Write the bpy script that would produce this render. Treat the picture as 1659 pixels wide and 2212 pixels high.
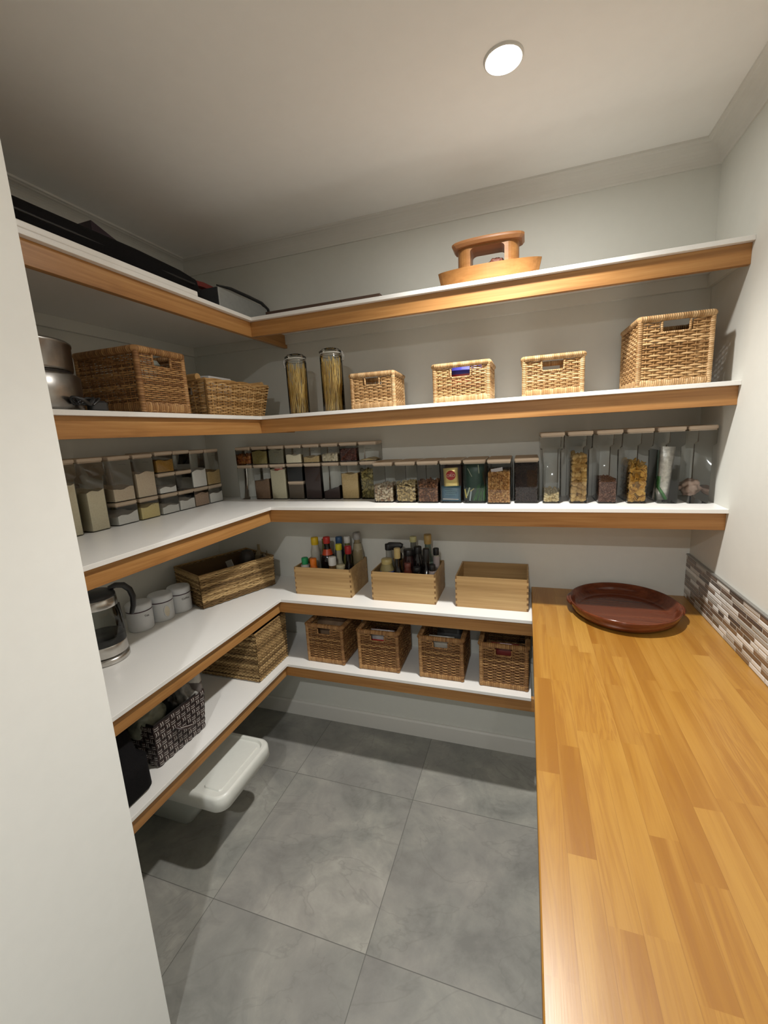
import bpy, math, random
import numpy as np
from mathutils import Vector, Matrix
for o in list(bpy.data.objects): bpy.data.objects.remove(o, do_unlink=True)
S = bpy.context.scene
COL = S.collection
random.seed(7); RNG = np.random.default_rng(7)
PI = math.pi
# ---------------------------------------------------------------- camera
cam = bpy.data.cameras.new('camera'); co = bpy.data.objects.new('camera', cam); COL.objects.link(co)
yaw, pit, rol = 0.3311642, -0.1845093, -0.0543072
fw = Vector((-math.sin(yaw)*math.cos(pit), math.cos(yaw)*math.cos(pit), math.sin(pit)))
rt = Vector((math.cos(yaw), math.sin(yaw), 0)); up = rt.cross(fw)
r2 = rt*math.cos(rol) + up*math.sin(rol); u2 = -rt*math.sin(rol) + up*math.cos(rol)
M4 = Matrix((r2, u2, -fw)).transposed().to_4x4(); M4.translation = Vector((1.7334, -1.98746, 1.64118))
co.matrix_world = M4
cam.sensor_fit = 'VERTICAL'; cam.sensor_height = 36.0; cam.lens = 911.593/2212*36; cam.clip_start = 0.02
S.camera = co
# ---------------------------------------------------------------- world, lamp strengths, exposure
wd = bpy.data.worlds.new('world'); S.world = wd; wd.use_nodes = True
wd.node_tree.nodes['Background'].inputs[0].default_value = (0.9, 0.95, 1, 1)
wd.node_tree.nodes['Background'].inputs[1].default_value = 0.02
PANTRY_LAMP = 205.0; PANTRY_BEAM = 60.0; KITCHEN_LAMP = (960.0, 300.0); LAMP_R = 0.046
PANTRY_LIGHT = (1.668, -0.655); KITCHEN_LIGHTS = [(1.62, -2.95), (2.15, -4.10)]
S.view_settings.view_transform = 'Standard'; S.view_settings.look = 'None'
S.view_settings.gamma = 1; S.view_settings.use_curve_mapping = False
S.view_settings.exposure = 0.80
S.cycles.transparent_max_bounces = 40
S.cycles.max_bounces = 12; S.cycles.diffuse_bounces = 6
# ---------------------------------------------------------------- dimensions (metres)
W, H = 2.374, 2.574
SA, SB = 0.6006, 0.3164                     # depth of left and back shelf runs
ZS = dict(A=2.1625, B=1.7455, C=1.3304, D=0.8734, E=0.5294)
TB, TF = 0.0146, 0.061
XB, ZB = 1.7586, 0.9                        # bench edge, bench height
YN, XN = -1.35, 0.80                        # partition wall end
# ---------------------------------------------------------------- materials
MATS = {}
class NT:
    def __init__(s, name):
        s.m = bpy.data.materials.new(name); s.m.use_nodes = True
        s.t = s.m.node_tree; s.b = s.t.nodes['Principled BSDF']; s.out = s.t.nodes['Material Output']
    def n(s, ty, **kw):
        x = s.t.nodes.new(ty)
        for k, v in kw.items():
            if k.startswith('i'):
                key = k[1:]; key = int(key) if key.isdigit() else key.replace('_', ' ')
                s.put(x.inputs[key], v)
            else: setattr(x, k, v)
        return x
    def put(s, sock, v):
        if isinstance(v, bpy.types.NodeSocket): s.t.links.new(v, sock)
        elif isinstance(v, bpy.types.Node): s.t.links.new(v.outputs[0], sock)
        else: sock.default_value = v
    def math(s, op, a, b=0.0, c=None):
        x = s.n('ShaderNodeMath', operation=op); s.put(x.inputs[0], a); s.put(x.inputs[1], b)
        if c is not None: s.put(x.inputs[2], c)
        return x.outputs[0]
    def ramp(s, fac, stops, interp='LINEAR'):
        x = s.n('ShaderNodeValToRGB'); x.color_ramp.interpolation = interp
        e = x.color_ramp.elements
        while len(e) < len(stops): e.new(0.5)
        for k, (p, c) in enumerate(stops): e[k].position = p; e[k].color = (*c, 1)
        s.put(x.inputs[0], fac); return x.outputs[0]
    def mix(s, fac, a, b, mode='MIX'):
        x = s.n('ShaderNodeMix', data_type='RGBA', blend_type=mode)
        s.put(x.inputs[0], fac)
        for k, v in ((6, a), (7, b)):
            if isinstance(v, (tuple, list)): v = (*v[:3], 1)
            s.put(x.inputs[k], v)
        return x.outputs[2]
    def obj(s, scale=(1, 1, 1), rot=(0, 0, 0), loc=(0, 0, 0)):
        tc = s.n('ShaderNodeTexCoord'); mp = s.n('ShaderNodeMapping')
        s.put(mp.inputs[0], tc.outputs['Object']); mp.inputs['Scale'].default_value = scale
        mp.inputs['Rotation'].default_value = rot; mp.inputs['Location'].default_value = loc
        return mp.outputs[0]
    def noise(s, vec, scale, detail=3, rough=0.5, dist=0.0):
        x = s.n('ShaderNodeTexNoise'); s.put(x.inputs['Vector'], vec); s.put(x.inputs['Scale'], scale)
        x.inputs['Detail'].default_value = detail; x.inputs['Roughness'].default_value = rough
        x.inputs['Distortion'].default_value = dist; return x.outputs['Fac']
    def bump(s, h, strength=0.3, dist=0.002):
        x = s.n('ShaderNodeBump'); s.put(x.inputs['Height'], h)
        x.inputs['Strength'].default_value = strength; x.inputs['Distance'].default_value = dist
        s.put(s.b.inputs['Normal'], x.outputs[0])
    def base(s, c, rough=0.5, metal=0.0, spec=0.5):
        if isinstance(c, (tuple, list)): c = (*c[:3], 1)
        s.put(s.b.inputs['Base Color'], c); s.put(s.b.inputs['Roughness'], rough)
        s.b.inputs['Metallic'].default_value = metal; s.b.inputs['Specular IOR Level'].default_value = spec
def plain(name, c, rough=0.5, metal=0.0, spec=0.5, var=0.06, vs=60, bump=0.0):
    if name in MATS: return MATS[name]
    t = NT(name); v = t.obj(); n = t.noise(v, vs, 4)
    d = tuple(max(0, x*(1-var)) for x in c); l = tuple(min(1, x*(1+var)) for x in c)
    t.base(t.ramp(n, [(0.3, d), (0.7, l)]), rough, metal, spec)
    if bump: t.bump(n, bump, 0.001)
    MATS[name] = t.m; return t.m
def grain(name, dark, mid, light, axis=0, rough=0.45, scale=1.0, spec=0.5):
    if name in MATS: return MATS[name]
    t = NT(name); sc = [34*scale]*3; sc[axis] = 1.6*scale
    v = t.obj(tuple(sc)); n = t.noise(v, 1.0, 6, 0.6, 0.6)
    sc2 = [160*scale]*3; sc2[axis] = 3*scale
    n2 = t.noise(t.obj(tuple(sc2)), 1.0, 3, 0.6)
    f = t.math('ADD', t.math('MULTIPLY', n, 0.7), t.math('MULTIPLY', n2, 0.3))
    t.base(t.ramp(f, [(0.34, dark), (0.5, mid), (0.66, light)]), rough, 0, spec)
    t.bump(f, 0.12, 0.001); MATS[name] = t.m; return t.m
def lin(r, g, b):
    f = lambda c: ((c/255+0.055)/1.055)**2.4 if c > 10 else c/255/12.92
    return (f(r), f(g), f(b))
wall_m = plain('wall_paint', (0.655, 0.655, 0.605), 0.75, 0, 0.3, 0.012, 25, 0.03)
ceil_m = plain('ceiling_paint', (0.86, 0.855, 0.83), 0.8, 0, 0.2, 0.01, 20)
trim_m = plain('trim_paint', (0.68, 0.665, 0.62), 0.45, 0, 0.4, 0.01, 20)
lam_m = plain('white_laminate', (0.80, 0.79, 0.76), 0.32, 0, 0.5, 0.02, 300)
fasx = grain('oak_fascia_x', (0.28, 0.122, 0.032), (0.395, 0.188, 0.055), (0.49, 0.265, 0.092), 0, 0.42)
fasy = grain('oak_fascia_y', (0.28, 0.122, 0.032), (0.395, 0.188, 0.055), (0.49, 0.265, 0.092), 1, 0.42)
def floor_material():
    t = NT('grey_stone_tile'); tc = t.n('ShaderNodeTexCoord'); sp = t.n('ShaderNodeSeparateXYZ'); t.put(sp.inputs[0], tc.outputs['Object'])
    x = t.math('DIVIDE', t.math('SUBTRACT', sp.outputs[0], 0.062), 0.597); y = t.math('DIVIDE', t.math('ADD', sp.outputs[1], 0.415), 0.602)
    fx, fy = t.math('FLOOR', x), t.math('FLOOR', y); ux, uy = t.math('FRACT', x), t.math('FRACT', y)
    cb = t.n('ShaderNodeCombineXYZ'); t.put(cb.inputs[0], fx); t.put(cb.inputs[1], fy)
    wn = t.n('ShaderNodeTexWhiteNoise', noise_dimensions='3D'); t.put(wn.inputs[0], cb.outputs[0])
    sc = t.n('ShaderNodeVectorMath', operation='SCALE'); t.put(sc.inputs[0], wn.outputs['Color']); sc.inputs['Scale'].default_value = 9
    ad = t.n('ShaderNodeVectorMath', operation='ADD'); t.put(ad.inputs[0], tc.outputs['Object']); t.put(ad.inputs[1], sc.outputs[0])
    n1 = t.noise(ad.outputs[0], 3.4, 9, 0.60, 0.7); n2 = t.noise(ad.outputs[0], 14, 8, 0.7, 0.5); n4 = t.noise(ad.outputs[0], 2.1, 3, 0.5); n3 = t.noise(ad.outputs[0], 1.7, 4, 0.5, 3.0)
    vein = t.math('ABSOLUTE', t.math('SUBTRACT', n3, 0.5))
    f = t.math('ADD', t.math('MULTIPLY', n1, 0.75), t.math('MULTIPLY', n2, 0.25))
    c = t.ramp(f, [(0.36, (0.19, 0.19, 0.174)), (0.46, (0.265, 0.265, 0.24)), (0.55, (0.335, 0.328, 0.292)), (0.66, (0.45, 0.44, 0.39))])
    c = t.mix(t.math('MULTIPLY', t.ramp(n4, [(0.42, (0,)*3), (0.6, (1,)*3)]), 0.30), c, (0.30, 0.275, 0.262))
    c = t.mix(t.ramp(vein, [(0.0, (0.3,)*3), (0.016, (0,)*3)]), c, (0.165, 0.162, 0.146))
    c = t.mix(t.math('MULTIPLY', wn.outputs['Value'], 0.3), c, (0.22, 0.22, 0.205))
    ex = t.math('MINIMUM', ux, t.math('SUBTRACT', 1, ux)); ey = t.math('MINIMUM', uy, t.math('SUBTRACT', 1, uy))
    g = t.math('LESS_THAN', t.math('MINIMUM', ex, ey), 0.0021)
    c = t.mix(g, c, (0.13, 0.127, 0.117)); t.base(c, t.math('ADD', 0.36, t.math('MULTIPLY', n2, 0.2)), 0, 0.45)
    t.bump(t.math('SUBTRACT', t.math('MULTIPLY', f, 0.2), g), 0.25, 0.001); return t.m
def bench_material():
    t = NT('oak_butcher_block'); tc = t.n('ShaderNodeTexCoord'); sp = t.n('ShaderNodeSeparateXYZ'); t.put(sp.inputs[0], tc.outputs['Object'])
    sx = t.math('DIVIDE', t.math('ADD', sp.outputs[0], 0.0), 0.0475); ix = t.math('FLOOR', sx)
    w1 = t.n('ShaderNodeTexWhiteNoise', noise_dimensions='1D'); t.put(w1.inputs['W'], ix)
    ln = t.math('ADD', 0.24, t.math('MULTIPLY', w1.outputs['Value'], 0.22))
    sy = t.math('DIVIDE', t.math('ADD', sp.outputs[1], t.math('MULTIPLY', w1.outputs['Value'], 7.0)), ln); iy = t.math('FLOOR', sy)
    cb = t.n('ShaderNodeCombineXYZ'); t.put(cb.inputs[0], ix); t.put(cb.inputs[1], iy)
    w2 = t.n('ShaderNodeTexWhiteNoise', noise_dimensions='3D'); t.put(w2.inputs[0], cb.outputs[0])
    sc = t.n('ShaderNodeVectorMath', operation='SCALE'); t.put(sc.inputs[0], w2.outputs['Color']); sc.inputs['Scale'].default_value = 11
    mp = t.n('ShaderNodeMapping'); t.put(mp.inputs[0], tc.outputs['Object']); mp.inputs['Scale'].default_value = (30, 1.7, 6)
    ad = t.n('ShaderNodeVectorMath', operation='ADD'); t.put(ad.inputs[0], mp.outputs[0]); t.put(ad.inputs[1], sc.outputs[0])
    g1 = t.noise(ad.outputs[0], 0.42, 4, 0.55, 1.5); g0 = t.noise(ad.outputs[0], 0.9, 3, 0.5, 0.3)
    rings = t.math('FRACT', t.math('MULTIPLY', g1, 12.0)); rings = t.math('ABSOLUTE', t.math('SUBTRACT', rings, 0.5))
    mp2 = t.n('ShaderNodeMapping'); t.put(mp2.inputs[0], tc.outputs['Object']); mp2.inputs['Scale'].default_value = (420, 9, 10)
    g2 = t.noise(mp2.outputs[0], 1.0, 3, 0.6)
    c = t.ramp(w2.outputs['Value'], [(0.0, (0.315, 0.138, 0.020)), (0.3, (0.355, 0.165, 0.025)), (0.8, (0.39, 0.19, 0.031)), (1.0, (0.46, 0.25, 0.052))])
    c = t.mix(t.ramp(g0, [(0.42, (0,)*3), (0.62, (0.55,)*3)]), c, (0.44, 0.235, 0.05)); c = t.mix(t.ramp(g0, [(0.34, (0.45,)*3), (0.46, (0,)*3)]), c, (0.27, 0.11, 0.016))
    k = t.math('MULTIPLY', t.math('MULTIPLY', t.ramp(rings, [(0.0, (1,)*3), (0.35, (0,)*3)]), 0.50), t.ramp(w2.outputs['Color'], [(0.35, (0.25,)*3), (0.7, (1,)*3)]))
    c = t.mix(k, c, (0.28, 0.115, 0.022)); c = t.mix(t.math('MULTIPLY', t.ramp(g2, [(0.45, (0,)*3), (0.7, (1,)*3)]), 0.22), c, (0.30, 0.12, 0.02))
    ex = t.math('FRACT', sx); ex = t.math('MINIMUM', ex, t.math('SUBTRACT', 1, ex)); j = t.math('LESS_THAN', ex, 0.012)
    c = t.mix(t.math('MULTIPLY', j, 0.35), c, (0.2, 0.08, 0.015))
    t.base(c, t.math('ADD', 0.24, t.math('MULTIPLY', g2, 0.14)), 0, 0.5); t.bump(g2, 0.05, 0.0006)
    t.b.inputs['Coat Weight'].default_value = 0.15; t.b.inputs['Coat Roughness'].default_value = 0.3
    return t.m
def mosaic_material():
    t = NT('linear_mosaic_tile'); tc = t.n('ShaderNodeTexCoord'); sp = t.n('ShaderNodeSeparateXYZ'); t.put(sp.inputs[0], tc.outputs['Object'])
    sz = t.math('DIVIDE', sp.outputs[2], 0.0164); iz = t.math('FLOOR', sz)
    w1 = t.n('ShaderNodeTexWhiteNoise', noise_dimensions='1D'); t.put(w1.inputs['W'], iz)
    ln = t.math('ADD', 0.045, t.math('MULTIPLY', w1.outputs['Value'], 0.075))
    sy = t.math('DIVIDE', t.math('ADD', sp.outputs[1], t.math('MULTIPLY', w1.outputs['Value'], 3.1)), ln); iy = t.math('FLOOR', sy)
    cb = t.n('ShaderNodeCombineXYZ'); t.put(cb.inputs[0], iz); t.put(cb.inputs[1], iy)
    w2 = t.n('ShaderNodeTexWhiteNoise', noise_dimensions='3D'); t.put(w2.inputs[0], cb.outputs[0])
    c = t.ramp(w2.outputs['Value'], [(0.0, (0.11, 0.055, 0.028)), (0.15, (0.05, 0.026, 0.016)), (0.25, (0.17, 0.095, 0.05)), (0.34, (0.74, 0.73, 0.69)), (0.5, (0.42, 0.40, 0.36)), (0.62, (0.82, 0.81, 0.78)), (0.82, (0.54, 0.50, 0.45))], 'CONSTANT')
    n = t.noise(t.obj((1, 8, 60)), 6, 4, 0.6); c = t.mix(t.math('MULTIPLY', n, 0.3), c, (0.5, 0.46, 0.4))
    ez = t.math('FRACT', sz); ez = t.math('MULTIPLY', t.math('MINIMUM', ez, t.math('SUBTRACT', 1, ez)), 0.0164)
    ey = t.math('FRACT', sy); ey = t.math('MULTIPLY', t.math('MINIMUM', ey, t.math('SUBTRACT', 1, ey)), ln)
    e = t.math('MINIMUM', ez, ey); g = t.math('LESS_THAN', e, 0.0010)
    t.base(t.mix(g, c, (0.60, 0.58, 0.54)), t.math('ADD', 0.16, t.math('MULTIPLY', g, 0.6)), 0, 0.6)
    t.bump(t.math('MINIMUM', e, 0.003), 0.9, 0.6); return t.m
def cane_material(name, dark, mid, light, wrap=0.0, rough=0.55):
    """split cane: colour varies from strand to strand and along each strand; wrap > 0 adds the turns of a wrapped edge"""
    t = NT(name); a = t.n('ShaderNodeAttribute', attribute_name='rnd'); l = t.n('ShaderNodeAttribute', attribute_name='arc')
    n = t.noise(t.obj(), 38, 4, 0.6); f = t.math('ADD', t.math('MULTIPLY', a.outputs['Fac'], 0.55), t.math('ADD', t.math('MULTIPLY', n, 0.3), 0.075))
    if wrap:
        ph = t.math('DIVIDE', l.outputs['Fac'], wrap); w = t.math('ABSOLUTE', t.math('SINE', t.math('MULTIPLY', ph, PI)))
        wn = t.n('ShaderNodeTexWhiteNoise', noise_dimensions='1D'); t.put(wn.inputs['W'], t.math('ADD', t.math('FLOOR', ph), t.math('FLOOR', t.math('MULTIPLY', a.outputs['Fac'], 97))))
        f = t.math('ADD', t.math('MULTIPLY', f, 0.55), t.math('MULTIPLY', wn.outputs['Value'], 0.4))
        c = t.ramp(f, [(0.2, dark), (0.5, mid), (0.8, light)])
        c = t.mix(t.ramp(w, [(0.0, (0.65,)*3), (0.4, (0,)*3)]), c, tuple(x*0.45 for x in dark)); t.bump(w, 0.8, 0.0016)
    else:
        c = t.ramp(f, [(0.25, dark), (0.5, mid), (0.75, light)])
        t.bump(t.noise(t.obj(), 420, 2), 0.15, 0.0006)
    t.base(c, rough, 0, 0.35); return t.m
def clear(name, tint=(0.975, 0.98, 0.975), rough=0.03, refl=0.9):
    """clear thin plastic or glass: mostly see-through, sharper reflection at grazing angles"""
    if name in MATS: return MATS[name]
    t = NT(name); t.t.nodes.remove(t.b)
    tr = t.n('ShaderNodeBsdfTransparent'); tr.inputs[0].default_value = (*tint, 1)
    gl = t.n('ShaderNodeBsdfGlossy'); gl.inputs['Roughness'].default_value = rough; gl.inputs[0].default_value = (refl, refl, refl, 1)
    fr = t.n('ShaderNodeFresnel'); fr.inputs[0].default_value = 1.38
    mx = t.n('ShaderNodeMixShader'); t.put(mx.inputs[0], fr.outputs[0]); t.put(mx.inputs[1], tr.outputs[0]); t.put(mx.inputs[2], gl.outputs[0])
    t.t.links.new(mx.outputs[0], t.out.inputs[0]); MATS[name] = t.m; return t.m
def glow(name, c, strength):
    t = NT(name); t.base((0.9, 0.9, 0.9), 0.4); t.b.inputs['Emission Color'].default_value = (*c, 1); t.b.inputs['Emission Strength'].default_value = strength; return t.m
clear_m = clear('clear_acrylic'); glass_m = clear('clear_glass', (0.965, 0.975, 0.965), 0.01, 1.0)
dglass_m = clear('smoky_glass', (0.78, 0.80, 0.79), 0.01, 0.9)
lidw = grain('bamboo_lid', (0.26, 0.15, 0.06), (0.38, 0.23, 0.10), (0.47, 0.30, 0.14), 0, 0.45)
lid_lit = grain('bamboo_lid_lit_edge', (0.44, 0.34, 0.24), (0.56, 0.45, 0.34), (0.64, 0.54, 0.42), 0, 0.45)  # pale bamboo sides, lightened further as if lit by the kitchen lamp
steel = plain('satin_steel', (0.33, 0.315, 0.295), 0.30, 1.0, 0.5, 0.05, 90)
chrome = plain('brushed_steel', (0.55, 0.53, 0.50), 0.27, 1.0, 0.5, 0.05, 90)
dkplastic = plain('black_plastic', (0.016, 0.016, 0.017), 0.35)
dkfabric = plain('black_fabric', (0.008, 0.0075, 0.008), 0.9, 0, 0.1, 0.25, 350, 0.4)
# ---------------------------------------------------------------- mesh building
class MB:
    def __init__(s): s.v = []; s.f = []; s.mi = []; s.sm = []; s.rnd = []; s.arc = []; s.mat = 0
    def add(s, vs, fs, smooth=False, rnd=0.5, arc=None):
        b = len(s.v); s.v += [tuple(p) for p in vs]; s.f += [tuple(i+b for i in f) for f in fs]
        s.mi += [s.mat]*len(fs); s.sm += [smooth]*len(fs)
        s.rnd += [rnd]*len(vs) if not hasattr(rnd, '__len__') else list(rnd)
        s.arc += [0.0]*len(vs) if arc is None else list(arc); return s
    def box(s, x0, x1, y0, y1, z0, z1, **k):
        v = [(x, y, z) for z in (z0, z1) for y in (y0, y1) for x in (x0, x1)]
        return s.add(v, [(0, 2, 3, 1), (4, 5, 7, 6), (0, 1, 5, 4), (2, 6, 7, 3), (0, 4, 6, 2), (1, 3, 7, 5)], **k)
    def quad(s, a, b, c, d, **k): return s.add([a, b, c, d], [(0, 1, 2, 3)], **k)
    def loft(s, rings, closed=True, cap0=True, cap1=True, smooth=True, **k):
        n = len(rings[0]); vs = [p for r in rings for p in r]; fs = []
        for i in range(len(rings)-1):
            for j in range(n if closed else n-1):
                a = i*n+j; b = i*n+(j+1) % n; fs.append((a, b, b+n, a+n))
        s.add(vs, fs, smooth, **k)
        if cap0: s.add(rings[0], [tuple(reversed(range(n)))], False)
        if cap1: s.add(rings[-1], [tuple(range(n))], False)
        return s
    def lathe(s, prof, c=(0, 0, 0), n=32, smooth=True, sx=1.0, sy=1.0, cap0=True, cap1=True, rot=None, **k):
        rings = []
        for r, z in prof:
            ring = [Vector((r*sx*math.cos(2*PI*i/n), r*sy*math.sin(2*PI*i/n), z)) for i in range(n)]
            if rot is not None: ring = [rot @ p for p in ring]
            rings.append([(p.x+c[0], p.y+c[1], p.z+c[2]) for p in ring])
        return s.loft(rings, True, cap0, cap1, smooth, **k)
    def rbox(s, cx, cy, w, d, zs, r=0.008, n=4, smooth=False, cap0=True, cap1=True):
        """stacked rounded rectangles; zs = [(z, inset or (inset_x, inset_y))]"""
        rings = []
        for z, ins in zs:
            ix, iy = ins if isinstance(ins, tuple) else (ins, ins)
            hw, hd = w/2-ix, d/2-iy; rr = max(min(r, hw, hd), 1e-4); ring = []
            for q, (sx, sy) in enumerate(((1, 1), (-1, 1), (-1, -1), (1, -1))):
                for i in range(n+1):
                    a = q*PI/2+i/n*PI/2; ring.append((cx+sx*(hw-rr)+rr*math.cos(a), cy+sy*(hd-rr)+rr*math.sin(a), z))
            rings.append(ring)
        return s.loft(rings, True, cap0, cap1, smooth)
    def tube(s, pts, r, n=8, closed=False, smooth=True, rnd=0.5, flat=1.0, caps=True):
        P = [Vector(p) for p in pts]; m = len(P); rs = r if hasattr(r, '__len__') else [r]*m
        rings = []; arcs = []; L = 0; up0 = None
        for i in range(m):
            a = P[(i-1) % m] if (closed or i > 0) else P[i]; b = P[(i+1) % m] if (closed or i < m-1) else P[i]
            t = (b-a).normalized()
            if up0 is None: up0 = t.orthogonal().normalized() if abs(t.z) > 0.9 else Vector((0, 0, 1))
            side = t.cross(up0).normalized(); u = side.cross(t).normalized(); up0 = u
            if i: L += (P[i]-P[i-1]).length
            rings.append([P[i]+rs[i]*(side*math.cos(2*PI*k/n)+u*flat*math.sin(2*PI*k/n)) for k in range(n)]); arcs += [L]*n
        if closed: rings.append(rings[0]); arcs += [L+(P[0]-P[-1]).length]*n
        vs = [p for q in rings for p in q]; fs = []
        for i in range(len(rings)-1):
            for j in range(n):
                a = i*n+j; b = i*n+(j+1) % n; fs.append((a, b, b+n, a+n))
        s.add(vs, fs, smooth, rnd, arcs)
        if not closed and caps: s.add(rings[0], [tuple(reversed(range(n)))]); s.add(rings[-1], [tuple(range(n))])
        return s
    def xf(s, mat, start=0):
        for i in range(start, len(s.v)): p = mat @ Vector(s.v[i]); s.v[i] = (p.x, p.y, p.z)
        return s
    def mesh(s, name, mats):
        me = bpy.data.meshes.new(name); me.from_pydata(s.v, [], s.f)
        for m in (mats if isinstance(mats, (list, tuple)) else [mats]): me.materials.append(m)
        me.polygons.foreach_set('material_index', s.mi); me.polygons.foreach_set('use_smooth', s.sm)
        for nm, dat in (('rnd', s.rnd), ('arc', s.arc)):
            at = me.attributes.new(nm, 'FLOAT', 'POINT'); at.data.foreach_set('value', np.array(dat, dtype=np.float32))
        me.update(); return me
def rd(): return random.random()
def obj(name, mb, mats, parent=None, label=None, bevel=0.0):
    me = mb.mesh(name, mats) if isinstance(mb, MB) else mb
    o = bpy.data.objects.new(name, me); COL.objects.link(o)
    if parent: o.parent = parent
    if label: o['label'] = label
    if bevel:
        m = o.modifiers.new('bevel', 'BEVEL'); m.width = bevel; m.segments = 2; m.limit_method = 'ANGLE'
    return o
def tag(o, label, cat, group=None, kind=None):
    o['label'] = label; o['category'] = cat
    if group: o['group'] = group
    if kind: o['kind'] = kind
    return o
def thing(name, label, cat, loc=(0, 0, 0), rz=0.0, group=None):
    o = bpy.data.objects.new(name, None); COL.objects.link(o); o.location = loc; o.rotation_euler = (0, 0, rz)
    o.empty_display_size = 0.05; return tag(o, label, cat, group)
def struct(name, mb, m):
    o = obj(name, mb, m); o['kind'] = 'structure'; return o
def dup(root, loc, rz=None, label=None, group=None):
    r = root.copy(); COL.objects.link(r); r.location = loc
    if rz is not None: r.rotation_euler = (0, 0, rz)
    if label: r['label'] = label
    if group: r['group'] = group
    for ch in list(root.children):
        c = ch.copy(); COL.objects.link(c); c.parent = r
        for g in list(ch.children):
            d = g.copy(); COL.objects.link(d); d.parent = c
    return r
def txt(s, size, m, parent, loc, rot, name='lettering', ext=0.0003, label=None):
    cu = bpy.data.curves.new('t', 'FONT'); cu.body = s; cu.size = size; cu.align_x = 'CENTER'; cu.align_y = 'CENTER'; cu.extrude = ext
    to = bpy.data.objects.new('t', cu); COL.objects.link(to); bpy.context.view_layer.update()
    me = bpy.data.meshes.new_from_object(to.evaluated_get(bpy.context.evaluated_depsgraph_get()))
    bpy.data.objects.remove(to, do_unlink=True); me.materials.clear(); me.materials.append(m)
    o = bpy.data.objects.new(name, me); COL.objects.link(o); o.location = loc; o.rotation_euler = rot
    if parent: o.parent = parent
    return o
# ================================================================ THE ROOM
b = MB(); b.box(-2.2, 4.6, -4.8, 0.1, -0.12, 0.0); struct('floor', b, floor_material())
b = MB(); b.box(-2.2, 4.6, -4.8, 0.1, H, H+0.12); struct('ceiling', b, ceil_m)
b = MB(); b.box(-0.1, W+0.1, 0.0, 0.1, 0, H); struct('wall_back', b, wall_m)
b = MB(); b.box(-0.1, 0.0, YN, 0.0, 0, H); struct('wall_left', b, wall_m)
b = MB(); b.box(W, W+0.1, -2.75, 0.0, 0, H); struct('wall_right', b, wall_m)
b = MB(); b.box(-0.1, XN, -2.1, YN, 0, H); struct('wall_partition', b, plain('partition_paint', (0.88, 0.88, 0.84), 0.6, 0, 0.3, 0.01, 25))
b = MB(); b.box(-2.2, 4.6, -4.9, -4.8, 0, H); struct('wall_front', b, wall_m)
b = MB(); b.box(-2.3, -2.2, -4.8, -2.1, 0, H); struct('wall_kitchen_left', b, wall_m)
b = MB(); b.box(4.6, 4.7, -4.8, -2.75, 0, H); struct('wall_kitchen_right', b, wall_m)
b = MB(); b.box(W+0.1, 4.6, -2.75, -2.65, 0, H); struct('wall_kitchen_side', b, wall_m)
b = MB(); b.box(-2.2, -0.1, -2.1, -2.0, 0, H); struct('wall_kitchen_back', b, wall_m)
def sweep(prof, corners):
    """profile (distance from wall, height) swept along the three walls with mitred corners"""
    m = MB(); rings = []
    for (x, y, nx, ny) in corners: rings.append([(x+nx*d, y+ny*d, z) for d, z in prof])
    n = len(prof)
    for a, c in zip(rings, rings[1:]):
        m.add(a+c, [(j, (j+1) % n, (j+1) % n+n, j+n) for j in range(n)], False)
    m.add(rings[0], [tuple(range(n))]); m.add(rings[-1], [tuple(reversed(range(n)))]); return m
cov = [(0, H), (0, H-0.067), (0.006, H-0.067), (0.007, H-0.060)] + \
      [(0.007+0.047*(1-math.cos(a)), H-0.060+0.049*math.sin(a)) for a in np.linspace(0.08, PI/2-0.05, 8)] + [(0.055, H-0.0085), (0.064, H-0.007), (0.065, H)]
path = [(0, YN, 1, 0), (0, 0, 1, -1), (W, 0, -1, -1), (W, -2.75, -1, 0)]
struct('trim_1', sweep(cov, path), trim_m)
struct('baseboard_back', sweep([(0, 0), (0.014, 0), (0.014, 0.082), (0.009, 0.091), (0, 0.091)], [(0, YN, 1, 0), (0, 0, 1, -1), (XB+0.04, 0, 0, -1)]), trim_m)
# ---------------------------------------------------------------- downlights
def downlight(x, y, strength, label, tint=(1.0, 0.978, 0.935)):
    t = thing('ceiling_downlight', label, 'ceiling light', (x, y, H), 0, None)
    b = MB(); b.lathe([(LAMP_R-0.004, -0.001), (LAMP_R, -0.006), (LAMP_R+0.003, -0.005), (LAMP_R+0.005, 0.0)], n=40, cap0=False, cap1=False); obj('bezel', b, trim_m, t)
    b = MB(); b.lathe([(LAMP_R-0.003, -0.002), (0.02, -0.004), (0.0005, -0.0045)], n=40, cap0=False)
    for i, f in enumerate(b.f): b.f[i] = tuple(f)
    obj('diffuser', b, glow('lamp_glow', tint, strength), t, 'bright glowing disc')
    return t
sp_ = bpy.data.lights.new('downlight_beam', 'SPOT'); sp_.energy = PANTRY_BEAM; sp_.spot_size = math.radians(123); sp_.spot_blend = 1.0; sp_.shadow_soft_size = 0.035; sp_.color = (1.0, 0.975, 0.93)
so_ = bpy.data.objects.new('downlight_beam', sp_); COL.objects.link(so_); so_.location = (PANTRY_LIGHT[0], PANTRY_LIGHT[1], H-0.045)
downlight(*PANTRY_LIGHT, PANTRY_LAMP, 'bright round downlight set in the ceiling above the bench edge')
for k, (x, y) in enumerate(KITCHEN_LIGHTS):
    downlight(x, y, KITCHEN_LAMP[k], ['round downlight in the ceiling just outside the pantry opening', 'round downlight in the ceiling further off to the right outside the pantry'][k], (1.0, 1.0, 0.985))
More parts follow.
